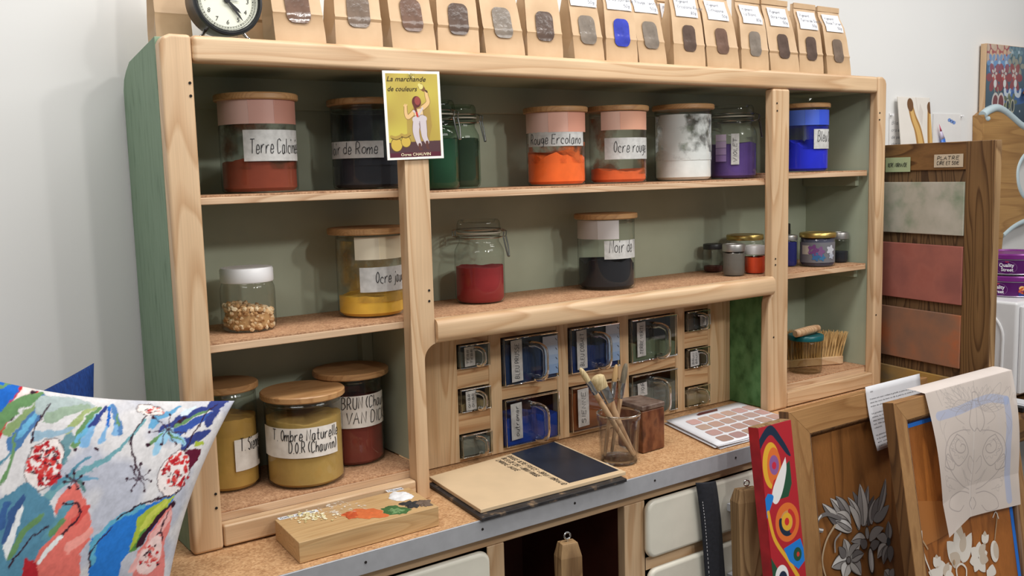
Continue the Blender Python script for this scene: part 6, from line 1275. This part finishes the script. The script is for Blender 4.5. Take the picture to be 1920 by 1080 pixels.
for (u0, u1, v0, v1), lines, cc in (((1661, 1707, 296, 322), ['OCRE NORMANDE'], C3(176, 190, 150)), ((1752, 1806, 290, 313), ['PLATRE', 'CIRE ET SOIE'], C3(206, 190, 166))):
    a, z1_ = sat(u0, v0); b, z0_ = sat(u1, v1); g = lambda e: (lambda s, t, e=e, a=a, z0_=z0_: Sf(a - s, z0_ + t, e)); Lw, Lh = a - b, z1_ - z0_
    M_ = plain('card_tag', cc, .8, var=.02); lo = part('paper_label', MB().grid(4, 1, lambda p, q: g(.0006)(Lw * p, Lh * q)), M_, su); wb = MB()
    for i, t_ in enumerate(lines): handwrite(wb, t_, Lw * .1, Lh * (.35 if len(lines) == 1 else .58 - .38 * i), Lh * .26, g(.0014), .0013, width=Lw * .78)
    part('handwriting', wb, M['ink'], lo)

# ---------------------------------------------------------------- papers on the wall behind it
YW = .2500
def wall_sheet(nm, label, u0, u1, v0, v1, mat, y=YW, th=.0006, zlow=None):
    a, b = on_y(u0, v0, y), on_y(u1, v0, y); z0 = on_y(u0, v1, y)[2] if zlow is None else zlow
    t = thing(nm, label, 'paper sheet', ((a[0] + b[0]) / 2, y, z0)); part('sheet', MB().box(a[0], b[0], y - th, y + .001, z0, a[2]), mat, t); return t, a[0], b[0], z0, a[2]
M['paper_grey'] = plain('off_white_paper', C3(226, 224, 222), .8, var=.02)
t1, xa, xb, za, zb = wall_sheet('note_sheet', 'white note sheet with faint writing pinned on the wall above the shutter', 1668, 1712, 212, 285, M['paper_grey'])
wb = MB()
for i, l in enumerate(('Blanc de', 'craie et colle', 'de peau a', 'chaud')): handwrite(wb, l, xa + .01, zb - .035 - .022 * i, .010, lambda s, t: (s, YW - .0012, t), .0010, width=(.10, .11, .085, .05)[i])
part('handwriting', wb, M['ink_grey'], t1)
t2, xa2, xb2, _, zb2 = wall_sheet('note_sheet', 'white note sheet with a small blue mark pinned right of the bone painting', 1750, 1803, 213, 285, M['paper_grey'])
mb = MB(); f = lambda s, t: (s, YW - .0012, t)
for k in range(3): mb.flat([(xb2 - .075 + .014 * k + .010 * math.cos(a), zb2 - .020 - .004 * k + .006 * math.sin(a)) for a in np.linspace(0, 2 * PI, 13)[:-1]], f, C3(120, 150, 210))
part('blue_mark', mb, M['print'], t2)
for i, (x, z, par) in enumerate(((xa + .004, zb - .006, t1), (xb2 - .004, zb2 - .006, t2))):
    t = thing('push_pin', ('white pin at the upper left corner of the left note sheet', 'white pin at the upper right corner of the right note sheet')[i], 'pin', (x, YW - .012, z), 'pins in the wall')
    part('pin_head', MB().lathe([(.0001, 0), (.004, .0004), (.004, .002), (.0022, .003), (.0025, .008), (.0035, .009), (.0001, .0095)], 16).xf(lambda a, b, c, x=x, z=z: (x + a, YW - .0095 + c - .0012, z + b)), M['white_plastic'], t)
ya = .215; p0, p1 = on_y(1695, 180, ya), on_y(1754, 177, ya); cw2, ch2 = p1[0] - p0[0], p0[2] - .615
bn = thing('bone_painting', 'small white card painted with two brown bones standing behind the shutter', 'painting', ((p0[0] + p1[0]) / 2, ya, .615))
cv = Canvas(cw2, ch2, 130, C3(228, 222, 214)); n1 = cv.noise(1, .03, 4); cv.a *= (.95 + .07 * n1)[..., None]
bq = lambda x, y: (lambda P: (P[0] - p0[0], P[2] - .615))(on_y(1640 + x / 4.32, 80 + y / 4.32, ya))
cv.poly([bq(*p) for p in ((395, 560), (410, 485), (430, 560), (410, 680))], C3(212, 204, 196)); cv.stroke([bq(380, 430), bq(385, 520), bq(400, 640)], .006, C3(216, 208, 200))
for pts, wd in (([(330, 500), (345, 600), (372, 700), (385, 820), (390, 940)], .050), ([(487, 525), (480, 620), (474, 720), (470, 830), (468, 940)], .046)):
    cv.stroke([bq(*p) for p in pts], wd * .55, C3(168, 124, 66), wd); cv.stroke([bq(p[0] + 4, p[1] + 18) for p in pts], wd * .30, C3(212, 172, 106), wd * .6); cv.ell(*bq(*pts[0]), wd * .34, wd * .42, C3(112, 78, 48))
cv.mesh('card', M['paint'], bn, lambda s, t: (p0[0] + s, ya + .02 * (t / ch2), .615 + t), solid=.004)
pt = thing('paper_strip', 'narrow pointed paper painted red, lilac and blue beside the bone painting', 'paper sheet', on_y(1768, 268, .232))
a0, a1, a2, a3 = (on_y(u, v, .240) for u, v in ((1761, 233), (1768, 243), (1777, 272), (1766, 272))); zb_ = .62
m_ = lambda P: (P[0], P[2]); mb = MB(); f = lambda s, t: (s, .240, t)
tip, r1, r2, l2 = m_(a0), m_(a1), m_(a2), m_(a3); lp = lambda p, q, k: (p[0] + (q[0] - p[0]) * k, p[1] + (q[1] - p[1]) * k)
l1 = lp(tip, l2, .35); r15 = lp(r1, r2, .6); l15 = lp(l1, l2, .62)
mb.add([f(*tip), f(*l1), f(*lp(tip, r2, .33))], [(0, 1, 2)], C3(196, 84, 110)); mb.add([f(*l1), f(*l15), f(*lp(tip, r2, .66)), f(*lp(tip, r2, .33))], [(0, 1, 2, 3)], C3(206, 196, 222)); mb.add([f(*l15), f(l2[0] + .01, zb_), f(r2[0] + .01, zb_), f(*lp(tip, r2, .66))], [(0, 1, 2, 3)], C3(60, 116, 206))
part('strip', mb, M['print'], pt, solid=.0008)

# ---------------------------------------------------------------- scalloped pine wall rack with pale blue edging
YR = .2300
wr = thing('wall_rack', 'golden pine wall rack with a curved top and pale blue edging', 'wall rack', (3.15, YR, .35))
R = lambda u, v: (lambda P: (P[0], P[2]))(on_y(u, v, YR))
topc = smoothpts([R(1836, 216), R(1846, 208), R(1860, 203), R(1874, 208), R(1890, 221), R(1905, 234), R(1922, 244)], 6) + [(3.42, R(1922, 244)[1] - .05), (3.60, R(1922, 244)[1] - .06)]
hole = smoothpts([R(1922, 284), R(1908, 296), R(1899, 318), R(1900, 345), R(1908, 365), R(1922, 377)], 6)
low = smoothpts([R(1924, 410), R(1905, 417), R(1888, 427), R(1872, 441)], 6)
out_ = [R(1836, 216), R(1836, 300), (R(1836, 300)[0], R(1872, 441)[1] - .12), (R(1872, 441)[0], R(1872, 441)[1] - .12), R(1872, 441)]
poly = [(3.60, hole[0][1])] + hole + [(3.60, hole[-1][1] - .002), (3.60, low[0][1])] + low + [(R(1872, 441)[0] - .02, R(1872, 441)[1] - .15), (R(1834, 441)[0], R(1872, 441)[1] - .15), R(1835, 216)] + topc[1:]
# built as upper band, middle part left of the cut-out and lower band, in one board
part('back_board', MB().prism(poly, YR - .018, YR + .0215), M['golden_x'], wr, .0015)
M['pale_blue'] = plain('pale_blue_paint', C3(190, 208, 214), .5, var=.03)
tb = [(x, YR - .012, z) for x, z in topc]; x0_, z0_ = R(1842, 213)
scr = [(x0_ + .016 * (1 - i / 16) * math.cos(a) - .0, YR - .012, z0_ - .006 + .016 * (1 - i / 16) * math.sin(a)) for i, a in enumerate(np.linspace(5.6, PI * .75, 13))][::-1]
part('blue_edging', MB().tube(tb, .014, 10), M['pale_blue'], wr, label='pale blue edging along the top curve'); part('blue_edging', MB().tube([(x, YR - .012, z) for x, z in hole], .011, 10), M['pale_blue'], wr); part('blue_edging', MB().tube([(x, YR - .012, z) for x, z in low], .011, 10), M['pale_blue'], wr)
part('scroll', MB().tube(scr, .010, 10), M['pale_blue'], wr)

# ---------------------------------------------------------------- dark board of flower studies
YC = .225
b0 = on_y(1850, 81, YC); b3 = on_y(1868, 215, YC); fbw, fbz0, fbz1 = .295, .655, b0[2]
fb = thing('study_board', 'dark blue board of small painted flower studies leaning on the wall above the pine rack', 'painting', (b0[0] + .15, YC, fbz0))
part('board', MB().box(b0[0], b0[0] + fbw, YC, YC + .020, fbz0, fbz1), M['pine_z'], fb, .001, 'board with bare pine edges')
cv = Canvas(fbw - .004, fbz1 - fbz0 - .004, 240, C3(66, 84, 98)); n1 = cv.noise(1, .06, 6)
yy = np.linspace(0, 1, cv.ny)[:, None, None]; base_ = np.array(C3(38, 46, 56)[:3]) * (1 - yy) + np.array(C3(92, 116, 132)[:3]) * yy; cv.a = base_ * (.85 + .3 * n1)[..., None]
fq = lambda x, y: (lambda P: (P[0] - b0[0] - .002, P[2] - fbz0 - .002))(on_y(1800 + x / 4.5, 60 + y / 4.5, YC)); rg = random.Random(8)
def fl_(x, y, r, c, n=7, cc=None):
    k0 = fq(x, y); rr = r * .0044 * .17
    for i in range(n): a = i * 2 * PI / n; cv.ell(k0[0] + rr * math.cos(a), k0[1] + rr * math.sin(a), rr * .62, rr * .42, c, a, .85)
    if cc: cv.ell(k0[0], k0[1], rr * .4, rr * .4, cc)
for x in (262, 320, 378): fl_(x, 172, 34, C3(186, 62, 52), 8, C3(230, 190, 150)); fl_(x, 172, 46, C3(226, 200, 170), 5)
for x in (440, 495): fl_(x, 175, 24, C3(120, 150, 160), 5, C3(180, 200, 210)); cv.stroke([fq(x, 190), fq(x - 6, 225)], .006, C3(78, 92, 70))
cv.stroke([fq(240, 310), fq(330, 290), fq(410, 285)], .04, C3(70, 110, 160), None, .5)
for x in (268, 330, 388): fl_(x, 262, 28, C3(120, 164, 214), 6, C3(200, 220, 240)); cv.stroke([fq(x, 275), fq(x, 310)], .005, C3(80, 120, 180))
for x in (440, 497): fl_(x, 288, 30, C3(170, 164, 140), 5, C3(110, 110, 90))
for x in (288, 368, 458): fl_(x, 385, 44, C3(168, 62, 54), 6, C3(196, 84, 70)); fl_(x, 350, 16, C3(226, 222, 212), 5); cv.ell(*fq(x + 6, 435), .010, .014, C3(240, 240, 236))
for x in (292, 322): cv.stroke([fq(x - 6, 470), fq(x, 525)], .005, C3(180, 176, 140), .002)
cv.stroke([fq(390, 545), fq(450, 555), fq(520, 545)], .05, C3(60, 110, 190), None, .6)
for x in (398, 486): cv.stroke([fq(x - 22, 490), fq(x - 16, 525), fq(x + 8, 535), fq(x + 22, 495)], .016, C3(220, 230, 240)); fl_(x + 46, 515, 18, C3(90, 130, 200), 5)
for x in (295, 342): cv.ell(*fq(x, 600), .024, .036, C3(226, 216, 210)); cv.ell(*fq(x, 598), .017, .027, C3(136, 66, 62))
for x in (400, 440): fl_(x, 590, 26, C3(120, 124, 70), 5); cv.ell(*fq(x, 625), .013, .024, C3(210, 204, 180)); cv.ell(*fq(x, 625), .009, .019, C3(56, 62, 60))
for i in range(14): cv.ell(*fq(rg.uniform(330, 500), rg.uniform(650, 740)), .004, .004, C3(190, 196, 200))
cv.a = cv.a * .68 + (base_ * (.85 + .3 * n1)[..., None]) * .32
cv.mesh('painted_face', M['paint'], fb, lambda s, t: (b0[0] + .002 + s, YC - .0012, fbz0 + .002 + t))
rb2 = thing('framed_board', 'reddish brown framed board standing right of the flower study board', 'board', (b0[0] + .46, .21, .72))
fx = b0[0] + fbw + .004
part('board', MB().box(fx, fx + .3, .214, .232, .66, fbz1 - .005), plain('brown_board', C3(140, 104, 84), .6), rb2, .002); part('bar', MB().prism([(fx - .075, .842), (fx + .3, .872), (fx + .3, .905), (fx - .06, .862)], .196, .2135), plain('red_brown_bar', C3(122, 74, 54), .5), rb2, .003)

# ---------------------------------------------------------------- side table with microwave oven and tins
tb2 = thing('side_table', 'brown wooden side table under the white microwave oven', 'table', (3.0, .05, -.8985))
part('table_top', MB().box(2.34, 3.7, -.150, .2495, -.226, -.142), M['brown_x'], tb2, .012, seg=4)
for x in (2.38, 3.62):
    for y in (-.09, .20): part('leg', MB().box(x - .03, x + .03, y - .03, y + .03, -.898, -.2265), M['brown_z'], tb2, .002)
p_ = on_z(1902, 752, -.130)
tr_ = thing('document_tray', 'flat black tray on the side table between the taped door and the microwave oven', 'tray', (p_[0] + .06, -.09, -.1415))
part('tray', MB().box(p_[0] - .08, 2.675, -.135, -.035, -.1415, -.1265), plain('black_tray', C3(30, 30, 32), .4), tr_, .002)
for i_, (dx_, tx_) in enumerate(((0, 'lower white sheet lying in the black tray on the side table'), (.012, 'upper white sheet lying in the black tray on the side table'))):
    ps_ = thing('paper_sheet', tx_, 'paper sheet', (p_[0] + .06, -.09, -.126 + .0022 * i_), 'sheets in the black tray')
    part('sheet', MB().box(p_[0] - .06 + dx_, 2.665, -.130, -.045, -.1262 + .0022 * i_, -.1245 + .0022 * i_), M['label_w'], ps_)
mw = thing('microwave_oven', 'white microwave oven on the side table behind the shutter', 'microwave oven', (2.98, .09, -.141))
X0, Y0, Z1 = 2.692, -.05, .172
part('casing', MB().box(X0, X0 + .50, Y0, .245, -.128, Z1), M['white_plastic'], mw, .010, seg=4)
part('door', MB().box(X0 + .012, X0 + .36, Y0 - .012, Y0 - .0005, -.118, Z1 - .012), M['white_plastic'], mw, .004); part('door_window', MB().box(X0 + .05, X0 + .30, Y0 - .0135, Y0 - .0122, -.08, Z1 - .05), M['grey_plastic'], mw)
for x in (X0 + .04, X0 + .46):
    for y in (Y0 + .04, .2): part('foot', MB().lathe([(.0001, -.1415), (.014, -.1415), (.016, -.1285), (.0001, -.1285)], 16, (x, y, 0)), M['grey_plastic'], mw)
rib = [(X0 - .001, y, z) for y, z in smoothpts([(.23, Z1 - .035), (.12, Z1 - .036), (.035, Z1 - .045), (-.004, Z1 - .09), (-.008, Z1 - .16), (-.006, -.08)], 6)]
part('pressed_rib', MB().tube(rib, .0045, 8), M['white_plastic'], mw)
vt = MB()
for i in range(3): vt.box(X0 - .0012, X0 + .001, .035, .09, -.062 + .020 * i, -.055 + .020 * i)
part('vent_slots', vt, M['dark_hole'], mw)
rm_ = MB(); f = lambda s, t: (X0 - .0008, .105 - s, .075 + t); rm_.ribbon([(0, 0), (.05, 0), (.05, .05), (0, .05)], .0016, f); rm_.ribbon([(0, .015), (.04, .015)], .003, f); rm_.ribbon([(0, .034), (.042, .034)], .003, f)
part('warning_print', rm_, plain('pink_print', C3(224, 150, 150), .7), mw)
M['purple_tin'] = plain('purple_tin', C3(92, 26, 104), .28, .25, .05); M['purple_lid'] = plain('purple_tin_lid', C3(126, 44, 132), .3, .2, .05); M['tin_rim'] = plain('silver_tin_rim', C3(190, 180, 196), .3, .8)
tcx, tcy, tr = 2.880, .065, .100
def tin(label, z, cx, cy, turn, h=.068):
    t = thing('sweet_tin', label, 'tin', (cx, cy, z), 'purple sweet tins on the microwave'); c_ = (cx, cy, z)
    part('tin_body', MB().lathe([(.0001, .0006), (tr - .003, .0006), (tr, .003), (tr, h * .72), (.0001, h * .72)], 64, c_), M['purple_tin'], t); part('rim', MB().lathe([(tr + .0002, h * .70), (tr + .0018, h * .71), (tr + .0018, h * .735), (tr + .0002, h * .745)], 64, c_, caps=False), M['tin_rim'], t)
    li = part('lid', MB().lathe([(tr + .0002, h * .75), (tr + .0014, h * .76), (tr + .0014, h - .004), (tr - .002, h), (tr - .007, h - .0005), (tr - .010, h - .004), (.0001, h - .004)], 64, c_, caps=False), M['purple_lid'], t)
    part('rim', MB().lathe([(tr + .0016, 0.0015), (tr + .002, .003), (tr + .0006, .0045)], 64, c_, caps=False), M['tin_rim'], t)
    f = cyl_map(cx, cy, tr + .0008, facing(cx, cy) + turn, z); mb = MB(); wc = C3(240, 236, 244); k = h / .068
    el = [(.030 * math.cos(a), .0245 * k + .0205 * math.sin(a)) for a in np.linspace(0, 2 * PI, 41)]; mb.ribbon(el, .0008, f, C3(150, 110, 160))
    printed(mb, 'Quality', 0, .0265 * k, .0115, f, width=.044, col=wc, bold=.02, center=True); printed(mb, 'Street', .002, .0125 * k, .0105, f, width=.036, col=wc, bold=.02, center=True); mb.flat([(-.004, .0415), (.006, .0415), (.006, .0435), (-.004, .0435)], f, C3(220, 60, 70))
    g = cyl_map(cx, cy, tr + .0009, facing(cx, cy) + turn, z)
    for dx, dy, rr, cc in ((.078, .022, .014, C3(196, 96, 50)), (.092, .028, .011, C3(222, 150, 70)), (.072, .030, .009, C3(236, 190, 120)), (.084, .016, .009, C3(120, 40, 40)), (.090, .020, .006, C3(60, 70, 140)), (.100, .024, .010, C3(70, 120, 60)), (.068, .020, .007, C3(180, 60, 60)), (.080, .008, .018, C3(46, 60, 130))):
        mb.flat([(dx + rr * math.cos(a), max(.004, dy + rr * .8 * math.sin(a))) for a in np.linspace(0, 2 * PI, 13)[:-1]], cyl_map(cx, cy, tr + .0009 + rr * .008, facing(cx, cy) + turn, z), cc)
    part('printed_label', mb, M['print'], t)
tin('upper purple sweet tin on the microwave', .172 + .072, tcx + .002, tcy, -.18); tin('lower purple sweet tin on the microwave', .1725, tcx, tcy, -.42)
